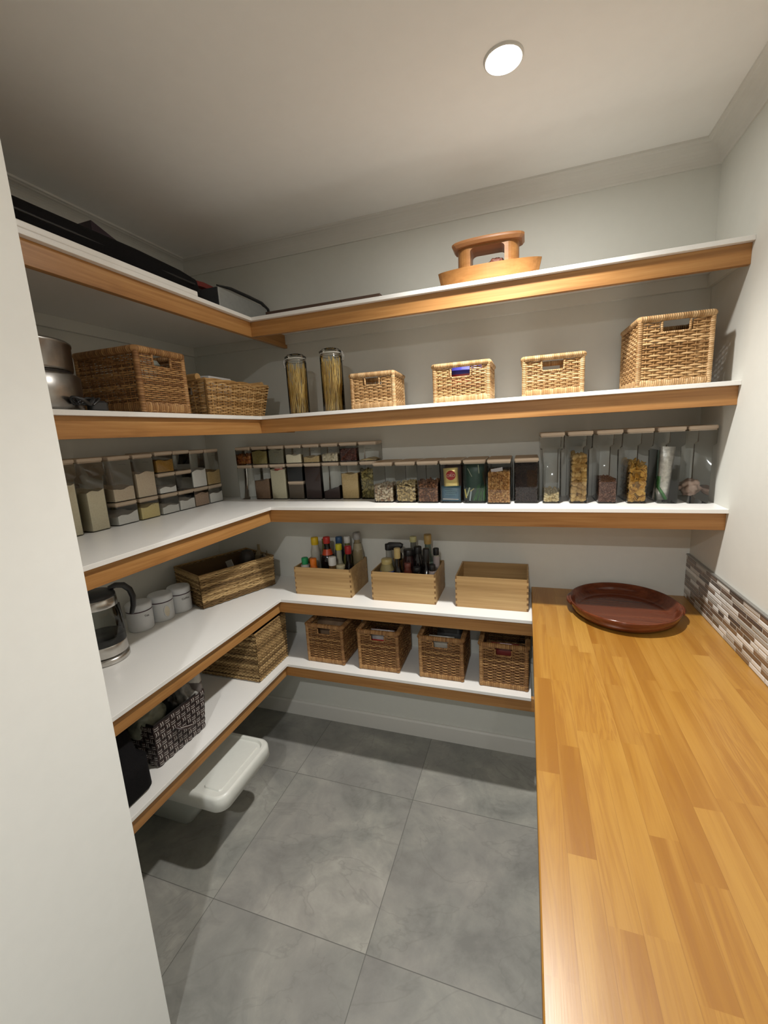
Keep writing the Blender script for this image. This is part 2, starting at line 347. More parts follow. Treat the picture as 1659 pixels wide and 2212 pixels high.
# ---------------------------------------------------------------- shelves
SH = {'A': 'topmost', 'B': 'second from the top', 'C': 'middle', 'D': 'second from the floor', 'E': 'lowest'}
SL = {'A': 'topmost white corner shelf with oak front edge, carrying the wooden boat and black case',
      'B': 'white corner shelf with oak front edge holding the spaghetti jars and small wicker baskets',
      'C': 'middle white corner shelf with oak front edge holding the clear food canisters',
      'D': 'white corner shelf with oak front edge level with the bench, holding the bamboo boxes',
      'E': 'lowest white corner shelf with oak front edge, over the floor tiles'}
for k, z in ZS.items():
    xe = W if k in 'ABC' else XB
    t = thing('pantry_shelf', SL[k], 'shelf', (0, 0, z), 0, 'white L-shaped pantry shelves')
    b = MB(); pl = [(0, 0), (0, YN), (SA, YN), (SA, -SB), (xe, -SB), (xe, 0)]
    n = 6; b.add([(x, y, 0) for x, y in pl]+[(x, y, -TB) for x, y in pl], [tuple(range(n)), tuple(reversed(range(n, 2*n)))]+[(i, i+n, (i+1) % n+n, (i+1) % n) for i in range(n)])
    obj('shelf_board', b, lam_m, t, bevel=0.0012)
    xe2 = W if k in 'ABC' else XB+0.04
    b = MB(); b.box(SA-0.038, SA-0.018, YN, -0.001, -TB-TF, -TB); obj('fascia', b, fasy, t, 'oak fascia along the left run', 0.001)
    b = MB(); b.box(SA-0.018, xe2, -SB+0.018, -SB+0.038, -TB-TF, -TB); obj('fascia', b, fasx, t, 'oak fascia along the back run', 0.001)
    b = MB(); b.box(0.018, SA-0.038, -0.018, 0, -TB-0.045, -TB); b.box(SA-0.018, xe2, -0.018, 0, -TB-0.045, -TB); obj('wall_cleat', b, wall_m, t, 'painted cleat on the back wall', 0.001)
    b = MB(); b.box(0, 0.018, YN, 0, -TB-0.045, -TB); obj('wall_cleat', b, wall_m, t, 'painted cleat on the left wall', 0.001)
    if k in 'ABC':
        b = MB(); b.box(W-0.018, W, -SB+0.04, -0.018, -TB-0.045, -TB); obj('wall_cleat', b, wall_m, t, 'painted cleat on the right wall', 0.001)
# ---------------------------------------------------------------- bench and splashback
t = thing('timber_bench', 'long honey oak butcher block benchtop running along the right wall', 'bench', (XB, 0, 0))
b = MB(); b.box(0, W-XB-0.0005, -2.45, -0.0005, ZB-0.027, ZB); obj('benchtop', b, bench_material(), t, bevel=0.003)
b = MB(); b.box(0.04, 0.058, -2.40, -0.002, 0.0, ZB-0.027); obj('side_panel', b, plain('cabinet_white', (0.6, 0.6, 0.58), 0.5), t)
b = MB(); b.box(0.06, 0.6, -2.40, -2.38, 0.0, ZB-0.027); obj('end_panel', b, plain('cabinet_white', (0.6, 0.6, 0.58), 0.5), t)
t = thing('tile_splashback', 'strip of brown and white linear mosaic tiles above the bench on the right wall', 'backsplash', (W, 0, ZB+0.0005))
b = MB(); b.box(-0.009, -0.0005, -2.45, -0.0005, 0, 0.1805); obj('mosaic_tiles', b, mosaic_material(), t)
b = MB(); b.box(-0.011, -0.0005, -2.45, -0.0005, 0.1805, 0.1855); obj('edge_trim', b, plain('tile_trim', (0.30, 0.29, 0.27), 0.35, 0.6), t, 'thin grey metal edging')
# ================================================================ WICKER BASKETS
CANE = cane_material('split_cane', (0.27, 0.14, 0.05), (0.46, 0.275, 0.115), (0.63, 0.42, 0.21))
CANEW = cane_material('wrapped_cane', (0.31, 0.165, 0.06), (0.49, 0.30, 0.135), (0.66, 0.46, 0.25), 0.0065)
CANED = cane_material('split_cane_brown', (0.16, 0.07, 0.022), (0.31, 0.155, 0.055), (0.46, 0.26, 0.10))
CANEDW = cane_material('wrapped_cane_brown', (0.20, 0.09, 0.03), (0.35, 0.18, 0.065), (0.50, 0.29, 0.12), 0.0085)
WILLOW = cane_material('willow', (0.30, 0.16, 0.05), (0.52, 0.31, 0.12), (0.66, 0.43, 0.19))
GRASS = cane_material('seagrass', (0.13, 0.075, 0.028), (0.29, 0.18, 0.072), (0.50, 0.34, 0.155), 0, 0.75)
SHADE_LINER = plain('basket_shade', (0.10, 0.055, 0.02), 0.9)  # dark colour stands in for the shade behind the weave
def panel(mb, bl, br, tr, tl, nrm, sp=0.02, pitch=0.007, r=0.0032, amp=0.003, gap=0.0, hole=None, rs=0.0022, jit=0.15, ns=5, stakes=True, per=2):
    """one woven wall: rods weave over and under upright stakes; hole = (u0, u1, v0, v1) in metres stays open"""
    bl, br, tr, tl, nrm = [np.array(p, float) for p in (bl, br, tr, tl, nrm)]
    w = (np.linalg.norm(br-bl)+np.linalg.norm(tr-tl))/2; h = np.linalg.norm(tl-bl)
    P = lambda u, v, n: ((1-u)*(1-v))*bl+(u*(1-v))*br+(u*v)*tr+((1-u)*v)*tl+nrm*n
    inner = w-2*gap; ns_ = max(2, int(round(inner/sp))); us = [gap+inner*i/ns_ for i in range(ns_+1)]
    if stakes:
        for u in us:
            parts = [(0, h)]
            if hole and hole[0] < u < hole[1]: parts = [(0, hole[2]), (hole[3], h)]
            for v0, v1 in parts:
                if v1-v0 > 0.003: mb.tube([P(u/w, v0/h, 0), P(u/w, v1/h, 0)], rs, 5, rnd=rd()*0.6, caps=False)
    rows = int(h/pitch); vdir = (tl-bl)/h
    knots = [0.0] if gap else []
    knots = ([0.0] if gap else []) + us + ([w] if gap else [])
    for k in range(rows):
        v = (k+0.5)*h/rows; c = rd(); pts = []
        for i in range(len(knots)-1):
            for q in range(per):
                u = knots[i]+(knots[i+1]-knots[i])*q/per; pts.append((u, i+q/per))
        pts.append((knots[-1], len(knots)-1))
        segs = [pts]
        if hole and hole[2] < v < hole[3]:
            segs = [[p for p in pts if p[0] <= hole[0]+1e-6], [p for p in pts if p[0] >= hole[1]-1e-6]]
        for sg in segs:
            if len(sg) < 2: continue
            U = np.array([p[0] for p in sg]); T = np.array([p[1] for p in sg]); m = len(U)
            off = amp*np.cos(PI*(T+k)); dv = (RNG.random(m)-0.5)*pitch*jit
            C = np.array([P(u/w, (v+d)/h, o) for u, d, o in zip(U, dv, off)])
            an = np.linspace(0, 2*PI, ns, endpoint=False)
            V = C[:, None, :]+(np.cos(an)[None, :, None]*nrm*r*0.8+np.sin(an)[None, :, None]*vdir*r*(1+0.15*(rd()-0.5)))
            V = V.reshape(-1, 3); F = []
            for i in range(m-1):
                for j in range(ns):
                    a = i*ns+j; b2 = i*ns+(j+1) % ns; F.append((a, a+ns, b2+ns, b2))
            mb.add(V.tolist(), F, True, rnd=c, arc=np.repeat(U, ns).tolist())
def basket_body(wd_, dp, h, taper=0.0, **k):
    """four woven walls, local frame: front at -y, base at z = 0; returns MB"""
    hw, hd = wd_/2, dp/2; t = taper; m = MB(); z0 = 0.004
    hole = k.pop('hole', None); ends = k.pop('ends', None)
    B = [(-hw+t, -hd+t), (hw-t, -hd+t), (hw-t, hd-t), (-hw+t, hd-t)]; T = [(-hw, -hd), (hw, -hd), (hw, hd), (-hw, hd)]
    N = [(0, -1, 0), (1, 0, 0), (0, 1, 0), (-1, 0, 0)]
    for i in range(4):
        j = (i+1) % 4
        hl = hole if i in (0, 2) else ends
        panel(m, (*B[i], z0), (*B[j], z0), (*T[j], h), (*T[i], h), N[i], hole=hl, **k)
    return m
def wicker(name, label, wd_, dp, h, loc, rz, group, mat, matw, hs=(0.08, 0.032), hoff=0.022, sp=0.019, pitch=0.0064, rim=0.0105, band=0.013, gap=0.023, dhandle=True):
    t = thing(name, label, 'basket', loc, rz, group)
    hw, hd = wd_/2, dp/2; hu0 = hw-hs[0]/2; hole = (hu0, hu0+hs[0], h-hoff-hs[1], h-hoff+0.004)
    m = basket_body(wd_-0.01, dp-0.01, h-0.006, hole=(hole[0]-0.005, hole[1]-0.005, hole[2], hole[3]), sp=sp, pitch=pitch, gap=gap, r=pitch*0.44, amp=pitch*0.40, jit=0.10, per=2, rs=0.0019)
    obj('woven_body', m, mat, t)
    m = MB(); c = rim*0.9; z = h-rim*0.8
    m.tube([(-hw+c, -hd+c/2, z), (-hw+c/2, -hd+c, z), (-hw+c/2, hd-c, z), (-hw+c, hd-c/2, z), (hw-c, hd-c/2, z), (hw-c/2, hd-c, z), (hw-c/2, -hd+c, z), (hw-c, -hd+c/2, z)], rim, 10, True, flat=0.95)
    obj('rim', m, matw, t)
    for sx in (-1, 1):
        for sy in (-1, 1):
            m = MB(); m.tube([(sx*(hw-rim*0.8), sy*(hd-rim*0.8), 0.003), (sx*(hw-rim*0.8), sy*(hd-rim*0.8), h-rim)], rim*0.85, 10, rnd=rd()); obj('corner_post', m, matw, t)
    m = MB()
    for sy in (-1, 1): m.tube([(-hw+rim, sy*(hd-band*0.5), band), (hw-rim, sy*(hd-band*0.5), band)], band*0.5, 10, rnd=rd(), flat=2.0)
    for sx in (-1, 1): m.tube([(sx*(hw-band*0.5), -hd+rim, band), (sx*(hw-band*0.5), hd-rim, band)], band*0.5, 10, rnd=rd(), flat=2.0)
    m.box(-hw+0.012, hw-0.012, -hd+0.012, hd-0.012, 0.004, 0.009); obj('base_band', m, matw, t)
    a0, a1, v0, v1 = -hs[0]/2, hs[0]/2, h-hoff-hs[1], h-hoff+0.003
    for sy in ((-1, 1) if dhandle else (-1,)):
        m = MB(); y = sy*(hd-0.005); q = 0.006
        m.tube([(a0, y, v1), (a0, y, v0+q), (a0+q, y, v0), (a1-q, y, v0), (a1, y, v0+q), (a1, y, v1)], 0.0042, 8); obj('handle_frame', m, matw, t)
    return t
G1 = 'small wicker baskets on the second shelf'
wicker('wicker_basket', 'low square wicker basket right of the spaghetti jars, seen slightly from its right side', 0.195, 0.19, 0.145, (1.118, -0.185, ZS['B']), math.radians(3), G1, CANE, CANEW, (0.062, 0.030))
wicker('wicker_basket', 'small wicker basket with blue and red packets showing in its handle hole', 0.222, 0.20, 0.148, (1.490, -0.183, ZS['B']), math.radians(-1), G1, CANE, CANEW, (0.078, 0.034))
wicker('wicker_basket', 'small empty-looking wicker basket standing just left of the tall wicker basket', 0.212, 0.19, 0.142, (1.820, -0.183, ZS['B']), 0, G1, CANE, CANEW, (0.078, 0.034))
wicker('wicker_basket', 'tall upright wicker basket at the right end of the second shelf by the wall', 0.222, 0.235, 0.228, (2.190, -0.170, ZS['B']), math.radians(2), None, CANE, CANEW, (0.082, 0.034), pitch=0.0076, sp=0.023)
wicker('wicker_basket', 'large brown wicker storage basket beside the steel cooker on the left shelf', 0.208, 0.27, 0.205, (0.450, -0.822, ZS['B']), math.radians(90), None, CANED, CANEDW, (0.075, 0.036), rim=0.012, band=0.020, pitch=0.0066)
G2 = 'wicker baskets in a row on the lowest shelf'
p0 = wicker('wicker_basket', 'wicker basket on the lowest shelf with papers on top, nearest the corner', 0.205, 0.24, 0.205, (0.795, -0.146, ZS['E']), math.radians(-1), G2, CANED, CANEDW, (0.070, 0.026), hoff=0.028, rim=0.011, band=0.014)
dup(p0, (1.073, -0.152, ZS['E']), math.radians(1), 'lowest shelf wicker basket with a red and white packet in its handle hole')
dup(p0, (1.374, -0.152, ZS['E']), math.radians(0), 'lowest shelf wicker basket with a foil bag in its handle hole')
dup(p0, (1.648, -0.157, ZS['E']), math.radians(-1), 'lowest shelf wicker basket furthest right, tucked against the bench edge')
# willow hamper with rolled handles
def willow(loc, rz):
    t = thing('willow_basket', 'light willow hamper with flared sides and rolled end handles in the shelf corner', 'basket', loc, rz)
    wd_, dp, h, tp = 0.385, 0.24, 0.135, 0.022
    obj('woven_body', basket_body(wd_, dp, h, tp, sp=0.030, pitch=0.0062, r=0.0030, amp=0.0046, gap=0, jit=0.3, rs=0.004, ends=(0.085, 0.15, 0.085, 0.112)), WILLOW, t)
    m = MB(); hw, hd = wd_/2, dp/2
    for a in np.linspace(0, 1, 90, endpoint=False): pass
    cor = [(-hw, -hd), (hw, -hd), (hw, hd), (-hw, hd)]
    for ph in range(3):
        pts = []; L = 0
        for i in range(4):
            x0, y0 = cor[i]; x1, y1 = cor[(i+1) % 4]; n = 22 if i % 2 == 0 else 14
            for q in range(n):
                f = q/n; a = 2*PI*(L/14.0)+ph*2*PI/3; L += 1
                nx, ny = (y1-y0), -(x1-x0); l = math.hypot(nx, ny); nx /= l; ny /= l
                pts.append((x0+(x1-x0)*f+nx*0.0045*math.cos(a), y0+(y1-y0)*f+ny*0.0045*math.cos(a), h+0.0045*math.sin(a)))
        m.tube(pts, 0.0042, 6, True, rnd=rd())
    m.box(-hw+tp, hw-tp, -hd+tp, hd-tp, 0.002, 0.007); obj('braided_rim', m, WILLOW, t)
    for sx in (-1, 1):
        m = MB(); pts = []
        x = sx*hw
        m.tube([(x, -0.088, h+0.012), (x, 0.088, h+0.012)], 0.0135, 14, rnd=0.6)
        for sy in (-1, 1): m.tube([(x, sy*0.06, h-0.015), (x, sy*0.06, h+0.012)], 0.006, 8)
        obj('handle', m, WILLOW, t)
    return t
willow((0.455, -0.405, ZS['B']), math.radians(86))
m = MB(); m.box(-0.05, 0.05, -0.07, 0.07, 0, 0.150); m.xf(Matrix.Rotation(0.06, 4, "Y"))
tag(obj('paper_bag', m, plain('white_paper', (0.62, 0.61, 0.6), 0.7), bevel=0.004), 'white paper packet sticking up out of the willow hamper', 'packet').location = (0.445, -0.44, ZS['B']+0.017)
# seagrass baskets
def seagrass(name, label, wd_, dp, h, loc, rz, taper=0.0, pitch=0.0070, lid=False):
    t = thing(name, label, 'basket', loc, rz)
    m = basket_body(wd_, dp, h, taper, sp=(0.021 if h < 0.2 else 0.0105), pitch=pitch, r=pitch*0.55, amp=pitch*(0.22 if h < 0.2 else 0.22), gap=0, jit=0.55, ns=6, stakes=False, per=2)
    obj('woven_body', m, GRASS, t)
    m = MB(); hw, hd = wd_/2, dp/2; n = 5
    pts = [(-hw, -hd, h), (hw, -hd, h), (hw, hd, h), (-hw, hd, h)]; m.tube([(x*0.998, y*0.998, z-0.002) for x, y, z in pts], pitch*0.75, 8, True); obj('rim', m, GRASS, t)
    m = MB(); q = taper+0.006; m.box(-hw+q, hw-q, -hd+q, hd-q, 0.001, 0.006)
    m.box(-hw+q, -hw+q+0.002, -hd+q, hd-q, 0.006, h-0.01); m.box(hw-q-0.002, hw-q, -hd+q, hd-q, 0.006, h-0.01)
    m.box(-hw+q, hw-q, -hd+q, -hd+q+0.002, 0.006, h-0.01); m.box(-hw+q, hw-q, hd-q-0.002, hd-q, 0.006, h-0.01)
    obj('inner_sheet', m, SHADE_LINER, t); return t  # added inner sheets, coloured like the shade inside the basket
seagrass('seagrass_basket', 'open rectangular seagrass basket holding small items, on the shelf beside the white canisters', 0.400, 0.27, 0.165, (0.261, -0.270, ZS['D']), math.radians(66.5), 0.004)
seagrass('seagrass_basket', 'tall seagrass basket with sloping sides on the lowest shelf corner', 0.255, 0.34, 0.245, (0.400, -0.372, ZS['E']), math.radians(90), 0.006, 0.0075)
# small things in the seagrass basket
m = MB(); m.lathe([(0.036, 0), (0.038, 0.02), (0.038, 0.15), (0.030, 0.17), (0.024, 0.178)], n=24)
tag(obj('dark_jar', m, plain('dark_jar', (0.02, 0.014, 0.010), 0.5)), 'dark round jar leaning in the back of the seagrass basket', 'jar').location = (0.335, -0.185, ZS['D']+0.02)
m = MB(); m.rbox(0, 0, 0.05, 0.03, [(0, 0.004), (0.01, 0), (0.14, 0.0), (0.17, 0.016), (0.20, 0.018)], 0.01)
tag(obj('squeeze_bottle', m, plain('tan_plastic', (0.28, 0.22, 0.13), 0.45)), 'tan upright bottle at the wall end of the seagrass basket', 'bottle').location = (0.355, -0.105, ZS['D']+0.012)
m = MB(); m.lathe([(0.028, 0), (0.030, 0.01), (0.030, 0.13), (0.018, 0.15), (0.018, 0.165)], n=20)
tag(obj('clear_jar', m, glass_m), 'small clear jar at the right end of the seagrass basket', 'jar').location = (0.395, -0.118, ZS['D']+0.012)
m = MB(); m.box(-0.02, 0.02, -0.002, 0.002, 0, 0.15); m.xf(Matrix.Rotation(-0.35, 4, 'Y'))
tag(obj('card_tag', m, plain('grey_card', (0.35, 0.33, 0.29), 0.7)), 'pale card tag leaning inside the seagrass basket', 'card').location = (0.33, -0.265, ZS['D']+0.025)
# packets peeping from the wicker baskets
def packet(label, loc, size, cols, cat='packet', rz=0.0, ry=0.0, parent=None):
    w_, d_, h_ = size; m = MB(); n = 8; rings = []
    for i in range(n+1):
        f = i/n; k = math.sin(PI*min(1, max(0, f)))**0.5; rings.append([(w_/2*sx*(0.97+0.03*k), sy*(0.0012+d_/2*k), h_*f) for sx, sy in ((1, 1), (0.3, 1.1), (-0.4, 1.05), (-1, 1), (-1, -1), (-0.3, -1.1), (0.4, -1.0), (1, -1))])
    m.loft(rings, True, True, True, True)
    nf = n*8
    for i in range(nf):
        m.mi[i] = min(len(cols)-1, (i//8)*len(cols)//n)
    o = obj('food_packet', m, [plain('packet_%.2f_%.2f_%.2f' % c, c, 0.35, 0.0, 0.5, 0.15, 40, 0.2) for c in cols]); o.location = loc; o.rotation_euler = (0, ry, rz)
    return tag(o, label, cat)
packet('blue and red packet inside the second small wicker basket', (1.51, -0.245, ZS['B']+0.012), (0.12, 0.03, 0.125), [(0.05, 0.04, 0.10), (0.45, 0.05, 0.05), (0.05, 0.05, 0.30)])
packet('pale grey packet inside the large brown wicker basket', (0.50, -0.82, ZS['B']+0.012), (0.12, 0.05, 0.175), [(0.35, 0.38, 0.33), (0.42, 0.45, 0.40)], rz=PI/2)
packet('red and white packet in the second wicker basket of the lowest shelf', (1.085, -0.215, ZS['E']+0.012), (0.12, 0.04, 0.176), [(0.2, 0.02, 0.02), (0.50, 0.03, 0.03), (0.45, 0.42, 0.42)])
packet('silvery foil bag in the third wicker basket of the lowest shelf', (1.37, -0.215, ZS['E']+0.012), (0.12, 0.04, 0.174), [(0.34, 0.31, 0.26), (0.45, 0.42, 0.36)])
packet('brown paper bag lying on top in the lowest shelf wicker basket nearest the corner', (0.79, -0.15, ZS['E']+0.014), (0.15, 0.11, 0.175), [(0.16, 0.09, 0.05), (0.24, 0.16, 0.10)])
packet('dark red packet in the lowest shelf wicker basket furthest right', (1.65, -0.215, ZS['E']+0.012), (0.12, 0.04, 0.17), [(0.16, 0.02, 0.015), (0.20, 0.025, 0.02)])
packet('dark wrapped packet in the third wicker basket behind the foil bag', (1.40, -0.12, ZS['E']+0.012), (0.13, 0.06, 0.188), [(0.03, 0.03, 0.035), (0.05, 0.05, 0.05)])
# dark strap-woven basket
def strap_basket():
    t = thing('strap_basket', 'dark brown strap-woven basket with pale stripes on the lowest shelf', 'basket', (0.435, -0.918, ZS['E']), math.radians(88))
    wd_, dp, h, tp = 0.235, 0.20, 0.165, 0.010
    m = MB(); hw, hd = wd_/2, dp/2
    Bc = [(-hw+tp, -hd+tp), (hw-tp, -hd+tp), (hw-tp, hd-tp), (-hw+tp, hd-tp)]; Tc = [(-hw, -hd), (hw, -hd), (hw, hd), (-hw, hd)]
    N = [(0, -1, 0), (1, 0, 0), (0, 1, 0), (-1, 0, 0)]
    for i in range(4):
        j = (i+1) % 4; bl, br, tr, tl = [np.array(p, float) for p in ((*Bc[i], 0.002), (*Bc[j], 0.002), (*Tc[j], h), (*Tc[i], h))]; n_ = np.array(N[i], float)
        cols = 10 if i % 2 == 0 else 8; rows = 7
        P = lambda u, v, o: tuple(((1-u)*(1-v))*bl+(u*(1-v))*br+(u*v)*tr+((1-u)*v)*tl+n_*o)
        for a in range(cols):
            for c in range(rows):
                hz = (a+c) % 2 == 0; q = 3; m.mat = 0
                u0, u1, v0, v1 = a/cols, (a+1)/cols, c/rows, (c+1)/rows
                def patch(u0, u1, v0, v1, o0, o1):
                    vs = []; fs = []
                    for s in range(q+1):
                        f = s/q; o = o0+(o1-o0)*math.sin(PI*f)
                        if hz: vs += [P(u0+(u1-u0)*f, v0, o), P(u0+(u1-u0)*f, v1, o)]
                        else: vs += [P(u1, v0+(v1-v0)*f, o), P(u0, v0+(v1-v0)*f, o)]
                    for s in range(q): fs.append((2*s, 2*s+2, 2*s+3, 2*s+1))
                    m.add(vs, fs, True, rnd=rd())
                patch(u0, u1, v0, v1, 0.0, 0.0032); m.mat = 1
                for e in (0.24, 0.58):
                    if hz: patch(u0+0.1*(u1-u0), u1-0.1*(u1-u0), v0+(v1-v0)*e, v0+(v1-v0)*(e+0.11), 0.0014, 0.0042)
                    else: patch(u0+(u1-u0)*e, u0+(u1-u0)*(e+0.11), v0+0.1*(v1-v0), v1-0.1*(v1-v0), 0.0014, 0.0042)
    obj('woven_body', m, [plain('strap_brown', (0.035, 0.020, 0.018), 0.45, 0, 0.5, 0.2), plain('strap_stripe', (0.50, 0.46, 0.43), 0.45)], t)
    m = MB(); q = 0.004; m.box(-hw+tp+q, hw-tp-q, -hd+tp+q, hd-tp-q, 0.001, 0.004)
    for (x0, x1, y0, y1) in ((-hw+tp+q, -hw+tp+q+0.002, -hd+tp+q, hd-tp-q), (hw-tp-q-0.002, hw-tp-q, -hd+tp+q, hd-tp-q), (-hw+tp+q, hw-tp-q, -hd+tp+q, -hd+tp+q+0.002), (-hw+tp+q, hw-tp-q, hd-tp-q-0.002, hd-tp-q)): m.box(x0, x1, y0, y1, 0.004, h-0.004)
    obj('inner_sheet', m, plain('lining_dark', (0.02, 0.015, 0.013), 0.9), t)
    m = MB(); m.tube([(-0.030, -hd-0.002, 0.105), (-0.026, -hd-0.016, 0.10), (0.0, -hd-0.020, 0.088), (0.026, -hd-0.016, 0.076), (0.030, -hd+0.002, 0.07)], 0.0085, 8, flat=0.4)
    m.mat = 1
    for dz in (-0.004, 0.004): m.tube([(-0.026, -hd-0.0195, 0.10+dz), (0.0, -hd-0.0235, 0.088+dz), (0.026, -hd-0.0195, 0.076+dz)], 0.0015, 5)
    obj('handle', m, [plain('strap_brown', (0, 0, 0)), plain('strap_stripe', (0, 0, 0))], t, 'short strap handle'); return t
strap_basket()
def crumple(name, label, cat, loc, size, col, seed, rough=0.35, metal=0.0, subdiv=3, amp=0.25, mat=None, rot=(0, 0, 0), fz=0.0):
    import bmesh
    from mathutils import noise
    bm = bmesh.new(); bmesh.ops.create_icosphere(bm, subdivisions=subdiv+1, radius=1.0)
    for v in bm.verts:
        p = v.co.normalized(); k = 1+amp*noise.noise(p*2.1+Vector((seed, 0, 0)))+amp*0.6*abs(noise.noise(p*5.3+Vector((0, seed, 0))))
        q = Vector([math.copysign(abs(c)**0.75, c) for c in p])*k
        v.co = Vector((q.x*size[0]/2, q.y*size[1]/2, max(q.z, -0.9)*size[2]/2))
    me = bpy.data.meshes.new(name); bm.to_mesh(me); bm.free(); me.materials.append(mat or plain(name+'_mat%d' % seed, col, rough, metal, 0.5, 0.15, 50, 0.2))
    o = bpy.data.objects.new(name, me); COL.objects.link(o); o.location = (loc[0], loc[1], loc[2]+size[2]*0.45); o.rotation_euler = rot
    if fz: me.polygons.foreach_set('use_smooth', [False]*len(me.polygons))
    else: me.polygons.foreach_set('use_smooth', [True]*len(me.polygons))
    return tag(o, label, cat)
z = ZS['E']
crumple('vegetable_bag', 'greenish see-through bag at the near end of the strap-woven basket', 'bag', (0.44, -0.985, z+0.095), (0.10, 0.12, 0.11), (0.20, 0.21, 0.16), 3)
crumple('dark_pouch', 'black pouch in the middle of the strap-woven basket', 'pouch', (0.43, -0.905, z+0.09), (0.13, 0.05, 0.13), (0.010, 0.010, 0.010), 5)
crumple('plastic_bag', 'grey crinkled plastic bag at the far end of the strap-woven basket', 'bag', (0.455, -0.835, z+0.09), (0.12, 0.07, 0.12), (0.26, 0.25, 0.23), 9, amp=0.4)
packet('upright white foil pouch at the corner end of the strap-woven basket', (0.485, -0.822, z+0.06), (0.10, 0.02, 0.185), [(0.14, 0.12, 0.11), (0.14, 0.12, 0.11), (0.62, 0.60, 0.56)], rz=math.radians(15))
# black fabric bag at the left end
t = thing('black_bag', 'black fabric bag at the near left end of the lowest shelf', 'bag', (0.395, -1.205, ZS['E']))
m = MB(); m.rbox(0, 0, 0.35, 0.235, [(0.0, 0.012), (0.012, 0.001), (0.08, (0.0, 0.004)), (0.12, (0.006, 0.0)), (0.125, (0.03, 0.01)), (0.20, (0.05, 0.016)), (0.24, (0.06, 0.03))], 0.03, 5, True); obj('bag_body', m, dkfabric, t)
m = MB(); m.tube([(-0.06, -0.105, 0.14), (-0.05, -0.12, 0.2), (0.0, -0.121, 0.245), (0.05, -0.12, 0.2), (0.06, -0.105, 0.14)], 0.008, 8, flat=0.4); obj('strap', m, dkfabric, t)
# ================================================================ STEEL COOKER, KETTLE, WHITE CANISTERS
t = thing('steel_cooker', 'two tiered stainless steel cooker at the left end of the second shelf', 'cooker', (0.425, -1.165, ZS['B']))
m = MB(); m.lathe([(0.118, 0), (0.132, 0.006), (0.136, 0.012), (0.138, 0.095), (0.132, 0.101), (0.12, 0.102)], n=56); obj('base_pot', m, steel, t)
m = MB(); m.lathe([(0.120, 0.101), (0.121, 0.110)], n=56); obj('gasket', m, dkplastic, t, 'black ring between the tiers')
m = MB(); m.lathe([(0.112, 0.109), (0.124, 0.112), (0.126, 0.118), (0.127, 0.178), (0.129, 0.180), (0.129, 0.186), (0.124, 0.190), (0.05, 0.193)], n=56); obj('upper_pot', m, steel, t)
t = thing('power_cord', 'black power cord bundled in front of the steel cooker', 'cord', (0.0, 0.0, 0.0))
m = MB(); pts = []
for i in range(60):
    a = i/59*2*PI*3.2; k = 1+0.15*math.sin(a*0.7); pts.append((0.572+0.012*math.cos(a*1.0)*k, -1.105+0.028*math.sin(a)*k-0.03*i/59+0.015, ZS['B']+0.008+0.020*abs(math.sin(i*0.33))+0.008))
m.tube(pts, 0.0035, 7); obj('cable', m, dkplastic, t)
m = MB(); m.rbox(0, 0, 0.05, 0.028, [(0, 0.003), (0.004, 0), (0.024, 0), (0.03, 0.006)], 0.008, 4); m.xf(Matrix.Translation((0.562, -1.060, ZS['B']+0.0005))@Matrix.Rotation(1.4, 4, 'Z')); obj('plug', m, dkplastic, t)
def kettle():
    t = thing('glass_kettle', 'glass electric kettle with steel bands and black handle', 'kettle', (0.258, -0.958, ZS['D']), math.radians(60))
    m = MB(); m.lathe([(0.074, 0), (0.079, 0.004), (0.079, 0.018), (0.072, 0.024), (0.03, 0.025)], n=48); obj('power_base', m, chrome, t)
    m = MB(); m.lathe([(0.070, 0.027), (0.076, 0.029), (0.077, 0.034), (0.0765, 0.066), (0.075, 0.070)], n=48); obj('steel_band', m, chrome, t, 'steel lower band')
    m = MB(); m.lathe([(0.0745, 0.069), (0.0745, 0.095), (0.073, 0.096), (0.01, 0.092)], n=48); obj('element_cover', m, dkplastic, t, 'dark base inside the glass')
    m = MB(); m.lathe([(0.0755, 0.070), (0.0745, 0.12), (0.070, 0.18), (0.065, 0.215)], n=48, cap0=False, cap1=False); obj('glass_jug', m, dglass_m, t)
    m = MB(); m.lathe([(0.0655, 0.205), (0.0665, 0.207), (0.0650, 0.238), (0.063, 0.240)], n=48, cap0=False, cap1=False); m.tube([(-0.055, 0, 0.232), (-0.078, 0, 0.243)], [0.020, 0.010], 10); obj('collar', m, chrome, t, 'steel collar with spout')
    m = MB(); m.lathe([(0.063, 0.240), (0.064, 0.246), (0.060, 0.256), (0.045, 0.262), (0.001, 0.264)], n=48); obj('kettle_lid', m, dkplastic, t)
    m = MB(); m.tube([(0.045, 0, 0.262), (0.068, 0, 0.268), (0.092, 0, 0.262), (0.110, 0, 0.240), (0.117, 0, 0.210), (0.114, 0, 0.175), (0.104, 0, 0.145)], [0.010, 0.013, 0.014, 0.0135, 0.013, 0.0125, 0.010], 12, flat=0.8); obj('handle', m, dkplastic, t)
    m = MB(); m.tube([(0.071, 0.0, 0.10), (0.066, 0.0, 0.20)], 0.006, 6); obj('water_gauge', m, plain('gauge', (0.05, 0.05, 0.05), 0.4), t)
kettle()
enamel = plain('white_enamel', (0.62, 0.64, 0.66), 0.28, 0, 0.5, 0.02)
gasket = plain('dark_seal', (0.05, 0.02, 0.035), 0.5)
ink = plain('grey_ink', (0.09, 0.09, 0.09), 0.6)
proto = None
